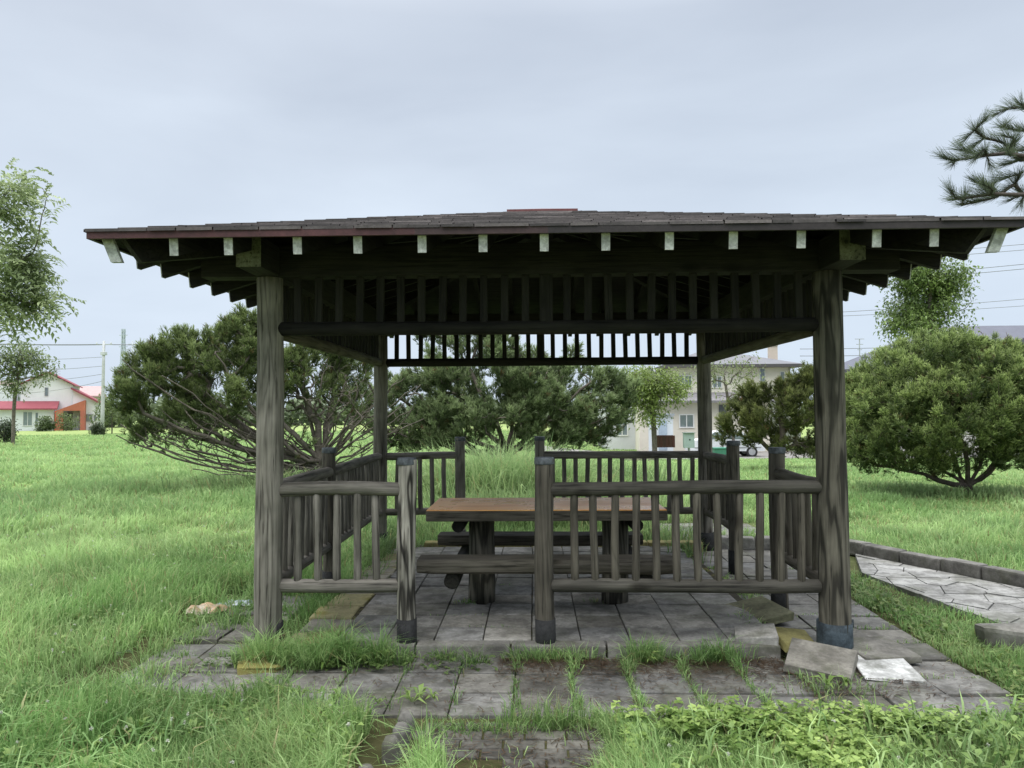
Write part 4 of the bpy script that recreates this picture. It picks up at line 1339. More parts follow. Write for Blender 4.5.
def simple_house(name, label, px0, px1, pyb, pye, Y, depth, wallc, roofc, pyr, over=.4, hip=True, ridge=(.3, .7)):
    gz = None
    a = at(px0, pyb, Y); b = at(px1, pye, Y)
    gz = float(ground_z((a[0] + b[0]) / 2, Y))
    h = thing(name, ((a[0] + b[0]) / 2, Y, gz), label, 'house')
    mb = MB(); mb.box(((a[0] + b[0]) / 2, Y + depth / 2, (gz - .3 + b[2]) / 2), (b[0] - a[0], depth, b[2] - gz + .3), col=wallc); mb.build('wall', M['siding'], h)
    if px1 < 200: h.rotation_euler = (0, 0, R(25)); h.scale = (.9, 1, 1)
    zr = at((px0 + px1) / 2, pyr, Y + depth / 2)[2]
    x0, x1 = a[0] - over, b[0] + over; y0, y1 = Y - over, Y + depth + over; ym = Y + depth / 2
    r0 = x0 + (x1 - x0) * ridge[0]; r1 = x0 + (x1 - x0) * ridge[1]; ze = b[2] + .02
    mb = MB()
    A, B, C_, D = (x0, y0, ze), (x1, y0, ze), (x1, y1, ze), (x0, y1, ze); P, Q = (r0, ym, zr), (r1, ym, zr)
    up = Vector((0, 0, .16))
    lo = [Vector(v) for v in (A, B, C_, D)]; hi = [v + up for v in lo]; P = Vector(P) + up; Q = Vector(Q) + up
    for i in range(4):
        mb.poly([lo[i], lo[(i + 1) % 4], hi[(i + 1) % 4], hi[i]], roofc)
    mb.poly([hi[0], hi[1], Q, P], roofc); mb.poly([hi[1], hi[2], Q], roofc); mb.poly([hi[2], hi[3], P, Q], roofc); mb.poly([hi[3], hi[0], P], roofc)
    mb.poly(lo, tuple(c * .8 for c in roofc))
    mb.build('roof', M['plain'], h)
    return h


simple_house('pink_roofed_house', 'house with a dusty pink roof behind the white house', 74, 97.5, 432, 397, 98, 8, (.6, .56, .5), (.42, .29, .28), 387.5, .5, ridge=(.12, .9))
h = simple_house('beige_house', 'beige house at the far left edge behind the young tree', -22, 7, 432, 390, 92, 8, (.50, .40, .31), (.22, .17, .15), 382, .4, ridge=(.2, .9))
window(h, -4, 2, 396, 402, 92, bars=0)

# cream house
YK = 45.0


def cream_house():
    Y = YK; b = at(720, 455, Y); gz = float(ground_z(b[0], Y))
    h = thing('cream_house', (b[0], Y, gz), 'cream two-storey house with grey hipped roof behind the small trees', 'house')
    cr = (.72, .675, .58)
    mb = MB()
    block(mb, 672, 790, 366.5, 400, Y, 7, cr)
    a = at(640, 460, Y - 1.6); c = at(770, 402, Y - 1.6)
    mb.box(((a[0] + c[0]) / 2, Y - .8, (gz - .4 + c[2]) / 2), (c[0] - a[0], 1.59, c[2] - gz + .4), col=(.68, .635, .54))
    mb.box(((a[0] + c[0]) / 2, Y + 3.5, (gz - .4 + c[2]) / 2), (c[0] - a[0] - .4, 6.98, c[2] - gz + .2), col=cr)
    mb.build('wall', M['siding'], h)
    grey_r = (.17, .17, .185)
    mb = MB()
    ze = at(700, 367.5, Y - .6)[2]; x0 = at(664, 367, Y - .6)[0]; x1 = at(803, 367, Y - .6)[0]; zr = ze + 1.35
    y0, y1 = Y - .6, Y + 7.6
    lo = [Vector(v) for v in ((x0, y0, ze), (x1, y0, ze), (x1, y1, ze), (x0, y1, ze))]; hi = [v + Vector((0, 0, .2)) for v in lo]
    P = Vector((x0 + 3.2, (y0 + y1) / 2, zr)); Q = Vector((x1 - 4.2, (y0 + y1) / 2, zr))
    for i in range(4):
        mb.poly([lo[i], lo[(i + 1) % 4], hi[(i + 1) % 4], hi[i]], (.09, .085, .085))
    mb.poly([hi[0], hi[1], Q, P], grey_r); mb.poly([hi[1], hi[2], Q], grey_r); mb.poly([hi[2], hi[3], P, Q], grey_r); mb.poly([hi[3], hi[0], P], grey_r)
    mb.poly(lo, (.16, .14, .12))
    # lean-to over the ground floor
    xl = at(640, 400, Y - 1)[0]; xr = at(774, 400, Y - 1)[0]; q0 = at(700, 392.5, Y)[2]; q1 = at(700, 400.5, Y - 2.1)[2]
    mb.prism([(xl, Y - .004, q0), (xl, Y - 2.2, q1), (xl, Y - 2.2, q1 - .14), (xl, Y - .004, q0 - .14)], (xr - xl, 0, 0), (.2, .19, .2))
    mb.build('roof', M['plain'], h)
    mb = MB(); block(mb, 770, 777.5, 345, 362, Y + 4, .5, (.56, .48, .40)); block(mb, 769.4, 778.1, 344, 346, Y + 3.95, .6, (.4, .36, .32)); mb.build('chimney', M['siding'], h)
    window(h, 677, 692, 375, 388, Y, bars=1); window(h, 759.5, 765, 367.8, 386, Y, bars=0); window(h, 780, 784.5, 371.5, 381, Y, bars=0)
    window(h, 712, 722, 376, 388, Y, bars=1)
    window(h, 679, 694, 414, 428, Y - 1.6, bars=1); window(h, 742, 752, 412, 428, Y - 1.6, bars=1)
    a = at(719.5, 452, Y - 1.6); c = at(727.5, 405, Y - 1.6)
    mb = MB(); mb.box(((a[0] + c[0]) / 2, Y - 1.62, (a[2] + c[2]) / 2), (c[0] - a[0], .06, c[2] - a[2]), col=(.12, .13, .14)); mb.build('door', M['plain'], h)
    c0 = at(790.2, 370, Y)
    mb = MB(); mb.log((c0[0] - .06, Y - .06, gz), (c0[0] - .06, Y - .06, ze), .05, .05, 8, 2, 0, 0, 0, (.5, .47, .42)); mb.build('drainpipe', M['plain'], h)


cream_house()
# house with pale gable left of it
def gable_house():
    Y = 47.0; b = at(632, 455, Y); gz = float(ground_z(b[0], Y))
    h = thing('gabled_house', (b[0], Y, gz), 'pale house with blue-grey roof and white gable edge left of the cream house', 'house')
    mb = MB(); x0 = at(606, 400, Y)[0]; x1 = at(664, 400, Y)[0]; ze = at(640, 384, Y)[2]; zp = at(650, 365, Y)[2]; xp = at(649, 365, Y)[0]
    mb.prism([(x0, Y, gz - .3), (x1, Y, gz - .3), (x1, Y, ze), (xp, Y, zp - .15), (x0, Y, ze)], (0, 7, 0), (.55, .56, .58)); mb.build('wall', M['siding'], h)
    mb = MB()
    for xe in (x0 - .4, x1 + .4):
        z_e = ze - .15
        mb.prism([(xp, Y - .45, zp), (xe, Y - .45, z_e), (xe, Y - .45, z_e - .16), (xp, Y - .45, zp - .16)], (0, .12, 0), (.62, .63, .65))
        mb.prism([(xp, Y - .33, zp + .01), (xe, Y - .33, z_e + .01), (xe, Y - .33, z_e - .15), (xp, Y - .33, zp - .15)], (0, 7.8, 0), (.20, .24, .28))
    mb.build('roof', M['plain'], h)
    window(h, 622, 636, 392, 404, Y, bars=2); window(h, 616, 628, 420, 436, Y, bars=1)


gable_house()


def right_house():
    Y = 36.0
    b = at(970, 460, Y); gz = float(ground_z(b[0], Y))
    h = thing('slate_roofed_house', (b[0], Y, gz), 'house with a broad slate grey roof behind the rounded pine bush', 'house')
    mb = MB(); x0 = at(905, 400, Y)[0]; x1 = at(1150, 400, Y)[0]; ze = at(940, 368, Y)[2]
    mb.box(((x0 + x1) / 2, Y + 4, (gz - .4 + ze) / 2), (x1 - x0, 8, ze - gz + .4), col=(.62, .60, .57)); mb.build('wall', M['siding'], h)
    rc = (.115, .12, .15)
    zr = at(960, 326, Y + 4)[2]; xa = at(878, 356, Y)[0]; xb = at(1165, 356, Y)[0]; r0 = at(935, 330, Y + 4)[0]; r1 = at(1110, 330, Y + 4)[0]
    y0, y1 = Y - .7, Y + 8.7; ze -= .02
    mb = MB()
    lo = [Vector(v) for v in ((xa, y0, ze), (xb, y0, ze), (xb, y1, ze), (xa, y1, ze))]; hi = [v + Vector((0, 0, .2)) for v in lo]
    P = Vector((r0, Y + 4, zr)); Q = Vector((r1, Y + 4, zr))
    for i in range(4):
        mb.poly([lo[i], lo[(i + 1) % 4], hi[(i + 1) % 4], hi[i]], (.08, .08, .09))
    mb.poly([hi[0], hi[1], Q, P], rc); mb.poly([hi[1], hi[2], Q], rc); mb.poly([hi[2], hi[3], P, Q], rc); mb.poly([hi[3], hi[0], P], rc)
    mb.poly(lo, (.2, .2, .2))
    # small gablet
    g0 = at(1003, 347, Y - .2); g1 = at(1045, 347, Y - .2); gp = at(1025, 337, Y - .2)
    mb.prism([(g0[0], Y - .3, g0[2]), (g1[0], Y - .3, g1[2]), (gp[0], Y - .3, gp[2])], (0, 3, 0), (.10, .10, .125))
    mb.build('roof', M['plain'], h)
    window(h, 985, 1010, 380, 400, Y, bars=1); window(h, 930, 950, 430, 450, Y, bars=1)


right_house()
h = simple_house('grey_roofed_house', 'low house with dark grey roof seen above the small dark pine', 772, 800, 455, 389, 52, 6, (.42, .42, .42), (.19, .19, .2), 379.5, .3, ridge=(.25, .75))

# garden shed, planter, meter box
YS = 40
h = thing('garden_shed', tuple(at(663, 458, YS)), 'small white shed with a blue-grey door behind the yellow-green tree', 'shed')
mb = MB(); block(mb, 653, 673, 416, 466, YS, 1.6, (.62, .66, .70)); mb.build('wall', M['siding'], h)
mb = MB(); block(mb, 651.5, 674.5, 413.5, 416, YS - .15, 1.9, (.30, .33, .36)); mb.build('roof', M['plain'], h)
mb = MB(); block(mb, 659, 667, 421, 450, YS - .04, .035, (.35, .42, .5)); mb.build('door', M['plain'], h)
YP = 31
pb = at(664, 448, YP)
h = thing('planter_box', tuple(pb), 'dark brown wooden planter box at the edge of the rear garden', 'planter')
a = at(653.5, 447.5, YP); c = at(675, 435.5, YP)
mb = MB(); n = 7
for i in range(n):
    x = a[0] + (c[0] - a[0]) * (i + .5) / n
    mb.box((x, YP, (a[2] + c[2]) / 2), ((c[0] - a[0]) / n - .012, .05, c[2] - a[2]), None, .006, (.10 + rnd.uniform(-.02, .02), .045, .038))
    mb.box((x, YP + .5, (a[2] + c[2]) / 2), ((c[0] - a[0]) / n - .012, .05, c[2] - a[2]), None, .006, (.10, .045, .038))
mb.box((a[0] + .03, YP + .25, (a[2] + c[2]) / 2), (.05, .44, c[2] - a[2] - .02), None, .005, (.1, .045, .04)); mb.box((c[0] - .03, YP + .25, (a[2] + c[2]) / 2), (.05, .44, c[2] - a[2] - .02), None, .005, (.1, .045, .04))
mb.build('side_board', M['plain'], h)
mb = MB(); mb.box(((a[0] + c[0]) / 2, YP + .25, c[2] - .1), (c[0] - a[0] - .12, .42, .06), col=(.06, .05, .035)); mb.build('soil', M['ground'], h)
YM = 29
mbp = at(689, 452, YM)
h = thing('meter_box', tuple(mbp), 'grey-green box with a dark round vent standing on a short post', 'utility box')
a = at(684, 448, YM); c = at(694.5, 433, YM)
mb = MB(); mb.box(((a[0] + c[0]) / 2, YM + .12, (a[2] + c[2]) / 2), (c[0] - a[0], .25, c[2] - a[2]), None, .015, (.30, .38, .36)); mb.build('case', M['plain'], h)
mb = MB(); mb.box(((a[0] + c[0]) / 2, YM + .1, c[2] + .012), (c[0] - a[0] + .06, .34, .03), None, .008, (.2, .25, .24)); mb.build('lid', M['plain'], h)
mb = MB(); mb.log(((a[0] * .45 + c[0] * .55), YM - .012, (a[2] * .45 + c[2] * .55)), ((a[0] * .45 + c[0] * .55), YM + .004, (a[2] * .45 + c[2] * .55)), .04, .04, 12, 1, 0, 0, 0, (.04, .05, .05)); mb.build('vent', M['plain'], h)
gzm = float(ground_z(mbp[0], YM))
mb = MB(); mb.box(((a[0] + c[0]) / 2, YM + .12, (a[2] + gzm - .1) / 2), (.08, .08, a[2] - gzm + .1), None, .005, (.25, .26, .25)); mb.build('post', M['plain'], h)
YB2 = 32
gb = at(720, 456, YB2); gzb = float(ground_z(gb[0], YB2))
h = thing('bin', (gb[0], YB2, gzb), 'bright green lidded bin standing before the parked car', 'bin')
zt = at(720, 448.5, YB2)[2]
mb = MB(); mb.box((gb[0], YB2, (gzb + zt) / 2), (.62, .5, zt - gzb), None, .03, (.06, .20, .14)); mb.build('body', M['plain'], h)
mb = MB(); mb.box((gb[0], YB2, zt + .022), (.68, .56, .04), None, .012, (.07, .26, .18)); mb.build('lid', M['plain'], h)


# parked car -------------------------------------------------------
def car():
    Y = 38.0; c = at(724, 445, Y); gz = float(ground_z(c[0], Y))
    h = thing('parked_car', (c[0], Y, gz), 'white car parked in front of the cream house', 'car')
    W = 1.66
    prof = [(-2.0, .35), (-2.05, .7), (-1.95, .92), (-1.3, 1.0), (-.75, 1.42), (.75, 1.46), (1.35, 1.02), (1.95, .9), (2.05, .65), (2.0, .35)]
    def ring(y, k):
        return [(c[0] + x * (1 if z < 1 else k), y, gz + z) for x, z in prof]
    mb = MB(); secs = [ring(Y - W / 2, .93), ring(Y - W / 2 + .12, 1), ring(Y + W / 2 - .12, 1), ring(Y + W / 2, .93)]
    vs = [[mb.bm.verts.new(p) for p in s] for s in secs]; n = len(prof)
    for a, b in zip(vs, vs[1:]):
        for i in range(n):
            mb.bm.faces.new((a[i], a[(i + 1) % n], b[(i + 1) % n], b[i]))
    mb.bm.faces.new(vs[0]); mb.bm.faces.new(list(reversed(vs[-1])))
    for s in vs: mb._paint(s, (.72, .74, .76))
    mb.build('body', M['plain'], h)
    for x0, x1, t0, t1 in ((-1.18, -.06, -.72, -.06), (.04, 1.18, .04, .7)):
        mb = MB(); y = Y - W / 2 - .008
        mb.prism([(c[0] + x0, y, gz + 1.0), (c[0] + x1, y, gz + 1.0), (c[0] + t1, y, gz + 1.36), (c[0] + t0, y, gz + 1.36)], (0, .02, 0)); mb.build('side_window', M['glass'], h)
    for x in (-1.3, 1.3):
        for y in (Y - W / 2 + .08, Y + W / 2 - .08):
            mb = MB(); mb.log((c[0] + x, y - .1, gz + .31), (c[0] + x, y + .1, gz + .31), .31, .31, 20, 1, 0, 0, .03, (.03, .03, .03)); w = mb.build('wheel', M['plain'], h)
            mb = MB(); mb.log((c[0] + x, y - .112, gz + .31), (c[0] + x, y - .09, gz + .31), .19, .19, 16, 1, 0, 0, .01, (.4, .41, .42)); mb.build('rim', M['metal'], w)
    for x in (-2.03, 2.03):
        mb = MB(); mb.box((c[0] + x * .985, Y - W / 2 + .12, gz + .75), (.08, .24, .14), None, .015, (.6, .6, .55) if x < 0 else (.4, .03, .03)); mb.build('headlight' if x < 0 else 'tail_light', M['plain'], h)
    mb = MB(); mb.box((c[0], Y - W / 2 - .012, gz + .55), (3.6, .025, .05), None, .006, (.3, .31, .32)); mb.build('side_trim', M['plain'], h)


car()
# gravel yard and road at the rear
V = []; F = []
xs = np.linspace(2, 40, 60); ys = np.linspace(33.2, 44, 16)
XX, YY = np.meshgrid(xs, ys); ZZ = ground_z(XX, YY) + .03
V = np.stack([XX, YY, ZZ], -1).reshape(-1, 3); nx = len(xs)
for j in range(len(ys) - 1):
    a = j * nx + np.arange(nx - 1); F.append(np.stack([a, a + 1, a + nx + 1, a + nx], -1))
tag(npmesh('gravel_road', V, np.concatenate(F), np.tile([[.30, .285, .27]], (len(V), 1)), M['kerb']), kind='structure')
# low rubble border in the garden behind
mb = MB()
a = at(618, 449, 27); c = at(655, 449, 27); x = a[0]
while x < c[0]:
    w = rnd.uniform(.3, .6); mb.box((x + w / 2, 27 + rnd.uniform(-.06, .06), ground_z(x, 27) + .16), (w * .96, .35, .42), Matrix.Rotation(rnd.gauss(0, .1), 4, 'Z'), .05, grey(.25 + rnd.uniform(-.05, .05), .08), .03); x += w
tag(mb.build('rubble_wall', M['kerb'], None, (float(a[0]), 27, float(ground_z(a[0], 27)))), 'low pale rubble wall edging the rear garden', 'wall')

# ------------------------------------------------------------------ POLE, TOWER, WIRES
YU = 58.0
pb = at(102, 438, YU); pb[2] = ground_z(pb[0], YU); pt = at(104, 341, YU)
h = thing('utility_pole', tuple(pb), 'slim pale grey concrete utility pole beside the white house', 'utility pole')
mb = MB(); mb.log(tuple(pb), tuple(pt), .17, .10, 12, 4, 0, 0, 0, (.46, .47, .47)); mb.build('shaft', M['metal'], h)
z = at(104, 353.5, YU)[2]
mb = MB(); mb.box((pt[0], YU, z), (.42, .34, .26), None, .03, (.5, .52, .54)); mb.build('junction_box', M['metal'], h)
z2 = at(104, 344.5, YU)[2]
mb = MB(); mb.bar((pt[0] - .7, YU, z2), (pt[0] + .7, YU, z2), .08, .08, (0, 0, 1), 0, (.42, .44, .46)); p = mb.build('crossarm', M['metal'], h)
for x in (-.6, .6):
    mb = MB(); mb.log((pt[0] + x, YU, z2 + .04), (pt[0] + x, YU, z2 + .2), .05, .035, 8, 2, 0, 0, .01, (.6, .6, .6)); mb.build('insulator', M['metal'], p)

YT = 300.0
tb = at(122.5, 420, YT); tb[2] = ground_z(tb[0], YT); tt = at(122.5, 329, YT)
h = thing('pylon', tuple(tb), 'faint steel lattice pylon far behind the left pine', 'pylon')
mb = MB(); col = (.42, .47, .53); Hh = tt[2] - tb[2]; hb, ht = 1.5, .4
def tp_(i, f):
    w = hb + (ht - hb) * min(1, f / .9) if f < .9 else ht
    sx, sy = ((-1, -1), (1, -1), (1, 1), (-1, 1))[i % 4]
    return Vector((tb[0] + sx * w, YT + sy * w, tb[2] + Hh * f))
for i in range(4):
    mb.bar(tp_(i, 0), tp_(i, .9), .3, .3, (0, 1, 0), 0, col); mb.bar(tp_(i, .9), tp_(i, 1), .4, .4, (0, 1, 0), 0, col)
mb.build('leg', M['metal'], h)
mb = MB(); fs = [0, .14, .27, .39, .5, .6, .69, .77, .84, .9, .95, 1]
for f0, f1 in zip(fs, fs[1:]):
    for i in range(4):
        mb.bar(tp_(i, f0), tp_(i + 1, f1), .13, .13, (0, 1, .1), 0, col); mb.bar(tp_(i + 1, f0), tp_(i, f1), .13, .13, (0, 1, .1), 0, col)
mb.build('bracing', M['metal'], h)
mb = MB()
for f in (.93, .80):
    mb.bar((tb[0] - 1.7, YT, tb[2] + Hh * f), (tb[0] + 1.7, YT, tb[2] + Hh * f), .25, .25, (0, 0, 1), 0, col)
mb.build('crossarm', M['metal'], h)
# second distant mast
YT2 = 180.0
mbb = at(132.5, 420, YT2); mbb[2] = ground_z(mbb[0], YT2); mt_ = at(132.5, 341, YT2)
h = thing('utility_pole', tuple(mbb), 'thin distant pole between the pylon and the left pine', 'utility pole')
mb = MB(); mb.log(tuple(mbb), tuple(mt_), .3, .2, 8, 2, 0, 0, 0, (.42, .45, .48)); mb.build('shaft', M['metal'], h)
mb = MB(); mb.bar((mt_[0] - 1.1, YT2, mt_[2] - .8), (mt_[0] + 1.1, YT2, mt_[2] - .8), .2, .2, (0, 0, 1), 0, (.42, .45, .48)); mb.build('crossarm', M['metal'], h)
# antenna mast at right
YN = 60.0
nb = at(859.5, 400, YN); nb[2] = ground_z(nb[0], YN); nt_ = at(859.5, 339, YN)
h = thing('antenna_mast', tuple(nb), 'thin television antenna mast rising left of the slate roof', 'antenna')
mb = MB(); mb.bar(tuple(nb), tuple(nt_), .07, .07, (0, 1, 0), 0, (.38, .4, .43)); mb.build('mast', M['metal'], h)
mb = MB()
for f in (0, .45, .9):
    mb.bar((nt_[0] - .38 + f * .2, YN, nt_[2] - f), (nt_[0] + .38 - f * .2, YN, nt_[2] - f), .05, .05, (0, 0, 1), 0, (.38, .4, .43))
mb.build('dipole', M['metal'], h)


def wire(label, p0, p1, sag, r, group):
    p0 = np.array(p0); p1 = np.array(p1); n = 24
    pts = np.array([p0 + (p1 - p0) * t - np.array([0, 0, sag * 4 * t * (1 - t)]) for t in np.linspace(0, 1, n)])
    V, F = tubes([list(range(n))], pts, np.full(n, r), 5)
    o = npmesh('power_cable', V, F, np.tile([[.16, .17, .19]], (len(V), 1)), M['metal'], None, True, origin=tuple(p0))
    return tag(o, label, 'cable', group)


GW = 'overhead power cables'
wire('topmost overhead cable running from the utility pole to the left edge', at(102, 344.5, YU), at(-60, 342, YU), .1, .05, GW)
for k, (ya, yb) in enumerate([(357, 358), (366, 364), (374, 374), (381, 385)]):
    wire(['second overhead cable below the top of the utility pole', 'third overhead cable below the top of the utility pole', 'fourth overhead cable below the top of the utility pole, just over the roof', 'lowest overhead cable at the utility pole, crossing behind the roof ridge'][k], at(103, ya, YU), at(-60, yb, YU + 20), .25 * (k + 1), .018, GW)
wire('thick overhead cable running right from the utility pole behind the left pine', at(104, 344.5, YU), at(330, 343, YU + 10), .12, .035, GW)
yw = 50
for k, (xa, ya, xb, yb, r) in enumerate([(850, 257, 1100, 237, .022), (850, 262, 1100, 243, .022), (850, 279, 1100, 256, .025), (850, 283, 1100, 261, .025), (842, 312, 1100, 292, .02), (842, 316, 1100, 300, .018), (800, 349, 1000, 343, .022), (800, 356, 1000, 351, .022)]):
    wire(['highest overhead cable right of the roof corner', 'second highest overhead cable right of the roof corner', 'upper of the close cable pair crossing behind the leafy tree at right', 'lower of the close cable pair crossing behind the leafy tree at right', 'overhead cable passing at the middle of the leafy tree crown', 'thin overhead cable just under the one at mid crown', 'upper of two low cables left of the slate roof', 'lower of two low cables left of the slate roof'][k], at(xa, ya, yw), at(xb, yb, yw + 4), .1, r, GW)


# ------------------------------------------------------------------ GRASS
def mask(x, y):
    """1 where turf grows, 0 on paving"""
    e = (vnoise(x, y, 3.0, 3.1) - .5) * .30 + (vnoise(x, y, 9.0, 7.7) - .5) * .12
    def rect(x0, x1, y0, y1, k=1.0):
        return np.minimum(np.minimum(x - x0, x1 - x), np.minimum(y - y0, y1 - y)) + e * k
    front = -1.0 + np.clip((.9 - x) * .14, -.02, .22) + np.clip((x - 2.6) * .09, 0, .2)
    d = np.minimum(np.minimum(x + .72, 4.3 - x), np.minimum(y - front, -.0 - y)) + e
    d = np.maximum(d, rect(-.88, .02, -.75, 1.5))
    d = np.maximum(d, rect(.12, 3.6, -.16, 3.62, .2)); d = np.maximum(d, rect(-.1, .2, -.16, .9, .6))
    d = np.maximum(d, rect(3.3, 4.31, -1.0, 4.6, .5)); d = np.maximum(d, rect(3.3, 4.6, 4.5, 5.6))
    xl = np.where(y < 2.3, 4.74 + (2.3 - y) * .15, 4.74 - (y - 2.3) * .35); xr = 5.05 + (3.3 - y) * .50 + .17
    d = np.maximum(d, np.minimum(np.minimum(x - xl, xr - x), np.minimum(y + 1.0, 3.55 - y)) + e * .3)
    d = np.maximum(d, rect(1.25, 2.02, -2.3, -1.15) * 1.0 - .02)
    d = np.maximum(d, rect(.90, 1.20, -2.2, -1.05, .10))
    d = np.maximum(d, .24 - np.hypot(x + .80, y - .88)); d = np.maximum(d, .16 - np.hypot(x + .66, y - 1.08))
    return (d < 0)


def blades(X, Y, Lh, Wd, lean, colb, colt, rg, Z=None, dirbias=None, seg=2):
    n = len(X); Z = ground_z(X, Y) if Z is None else Z
    a = rg.uniform(0, 2 * math.pi, n)
    dx, dy = np.cos(a), np.sin(a)
    if dirbias is not None:
        dx = dx + dirbias[0]; dy = dy + dirbias[1]
        q = np.hypot(dx, dy) + 1e-6; dx /= q; dy /= q
    b = rg.uniform(0, 2 * math.pi, n); sx, sy = np.cos(b) * Wd * .5, np.sin(b) * Wd * .5
    P0 = np.stack([X, Y, Z - .01], -1); S_ = np.stack([sx, sy, np.zeros(n)], -1)
    D = np.stack([dx, dy, np.zeros(n)], -1); Lh = Lh[:, None]; ln = lean[:, None]
    up = np.array([[0, 0, 1.0]])
    P1 = P0 + up * Lh * .62 * np.sqrt(np.maximum(.1, 1 - (ln * .45) ** 2)) + D * Lh * ln * .28
    P2 = P0 + up * Lh * np.clip(1 - ln * ln * .55, .1, 1) + D * Lh * ln * .95
    V = np.stack([P0 - S_, P0 + S_, P1 - S_ * .8, P1 + S_ * .8, P2], 1).reshape(-1, 3)
    k = np.arange(n)[:, None] * 5
    F = np.concatenate([k + np.array([[0, 1, 3]]), k + np.array([[0, 3, 2]]), k + np.array([[2, 3, 4]])], 0)
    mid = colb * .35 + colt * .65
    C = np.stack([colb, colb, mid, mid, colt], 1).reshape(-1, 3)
    return V, F, C


def grass_cols(X, Y, rg, bright=1.0):
    n = len(X)
    p = vnoise(X, Y, .35, 1.3) * .5 + vnoise(X, Y, 1.3, 5.2) * .5
    q = vnoise(X, Y, 2.4, 9.4)
    f = np.clip((p - .5) * 1.5 + .5 + rg.normal(0, .30, n), 0, 1)[:, None]
    lo = np.array([[.225, .41, .13]]); hi = np.array([[.585, .785, .345]])
    t = (lo * (1 - f) + hi * f) * (.72 + .52 * q[:, None]) * bright
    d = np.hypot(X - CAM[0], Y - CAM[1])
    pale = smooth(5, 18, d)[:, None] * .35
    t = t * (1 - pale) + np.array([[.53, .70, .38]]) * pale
    y = rg.random(n) < .05
    t[y] = np.array([.50, .47, .24]) * rg.uniform(.7, 1.1, (y.sum(), 1))
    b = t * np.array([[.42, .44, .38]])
    return b, t


def lawn():
    rg = np.random.default_rng(77)
    parts = []
    n = 560000
    r = np.exp(rg.uniform(math.log(2.1), math.log(75), n)); th = rg.uniform(R(50), R(132), n)
    # camera looks along +y (90 deg), slightly left
    X = CAM[0] + r * np.cos(th); Y = CAM[1] + r * np.sin(th)
    jit = rg.normal(0, 1, (n, 2)) * (.04 * r[:, None] * .2); X += jit[:, 0]; Y += jit[:, 1]
    ok = mask(X, Y) & ~((X > 2.2) & (Y > 33.4) & (Y < 43.8))
    X, Y, r = X[ok], Y[ok], r[ok]; n = len(X)
    hn = vnoise(X, Y, .8, 2.2) * .6 + vnoise(X, Y, 3.0, 4.4) * .4
    dpav = np.clip(np.maximum(np.abs(X - 1.8), np.abs(Y - 1.8)) - 2.2, 0, 3)
    low = ((X > 2.25) & (Y < -.9)) | ((X > 4.2) & (X < 5.2) & (Y < 3.4))
    Lh = (.075 + .24 * np.clip((hn - .2) * 1.4, 0, 1)) * rg.uniform(.5, 1.35, n) * np.where(low, .5, 1.0)
    Lh *= np.where((X > 4.0) & (Y > 1.5), .75, 1.0)
    Lh *= 1 - .25 * smooth(14, 40, r)
    Wd = np.maximum(.0052, r * .00110) * rg.uniform(.7, 1.3, n)
    lean = np.clip(rg.normal(.55, .28, n), .03, 1.15)
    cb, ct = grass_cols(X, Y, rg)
    # flow of the meadow: neighbouring blades lean the same way
    fa = vnoise(X, Y, .7, 12.) * 9 + vnoise(X, Y, .2, 3.3) * 5
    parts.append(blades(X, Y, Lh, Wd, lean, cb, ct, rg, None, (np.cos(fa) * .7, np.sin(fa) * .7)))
    V, F, C = join_np(parts)
    tag(npmesh('lawn_grass', V, F, C, M['grass']), 'long soft green meadow grass all round the pavilion', 'grass', kind='stuff')


lawn()


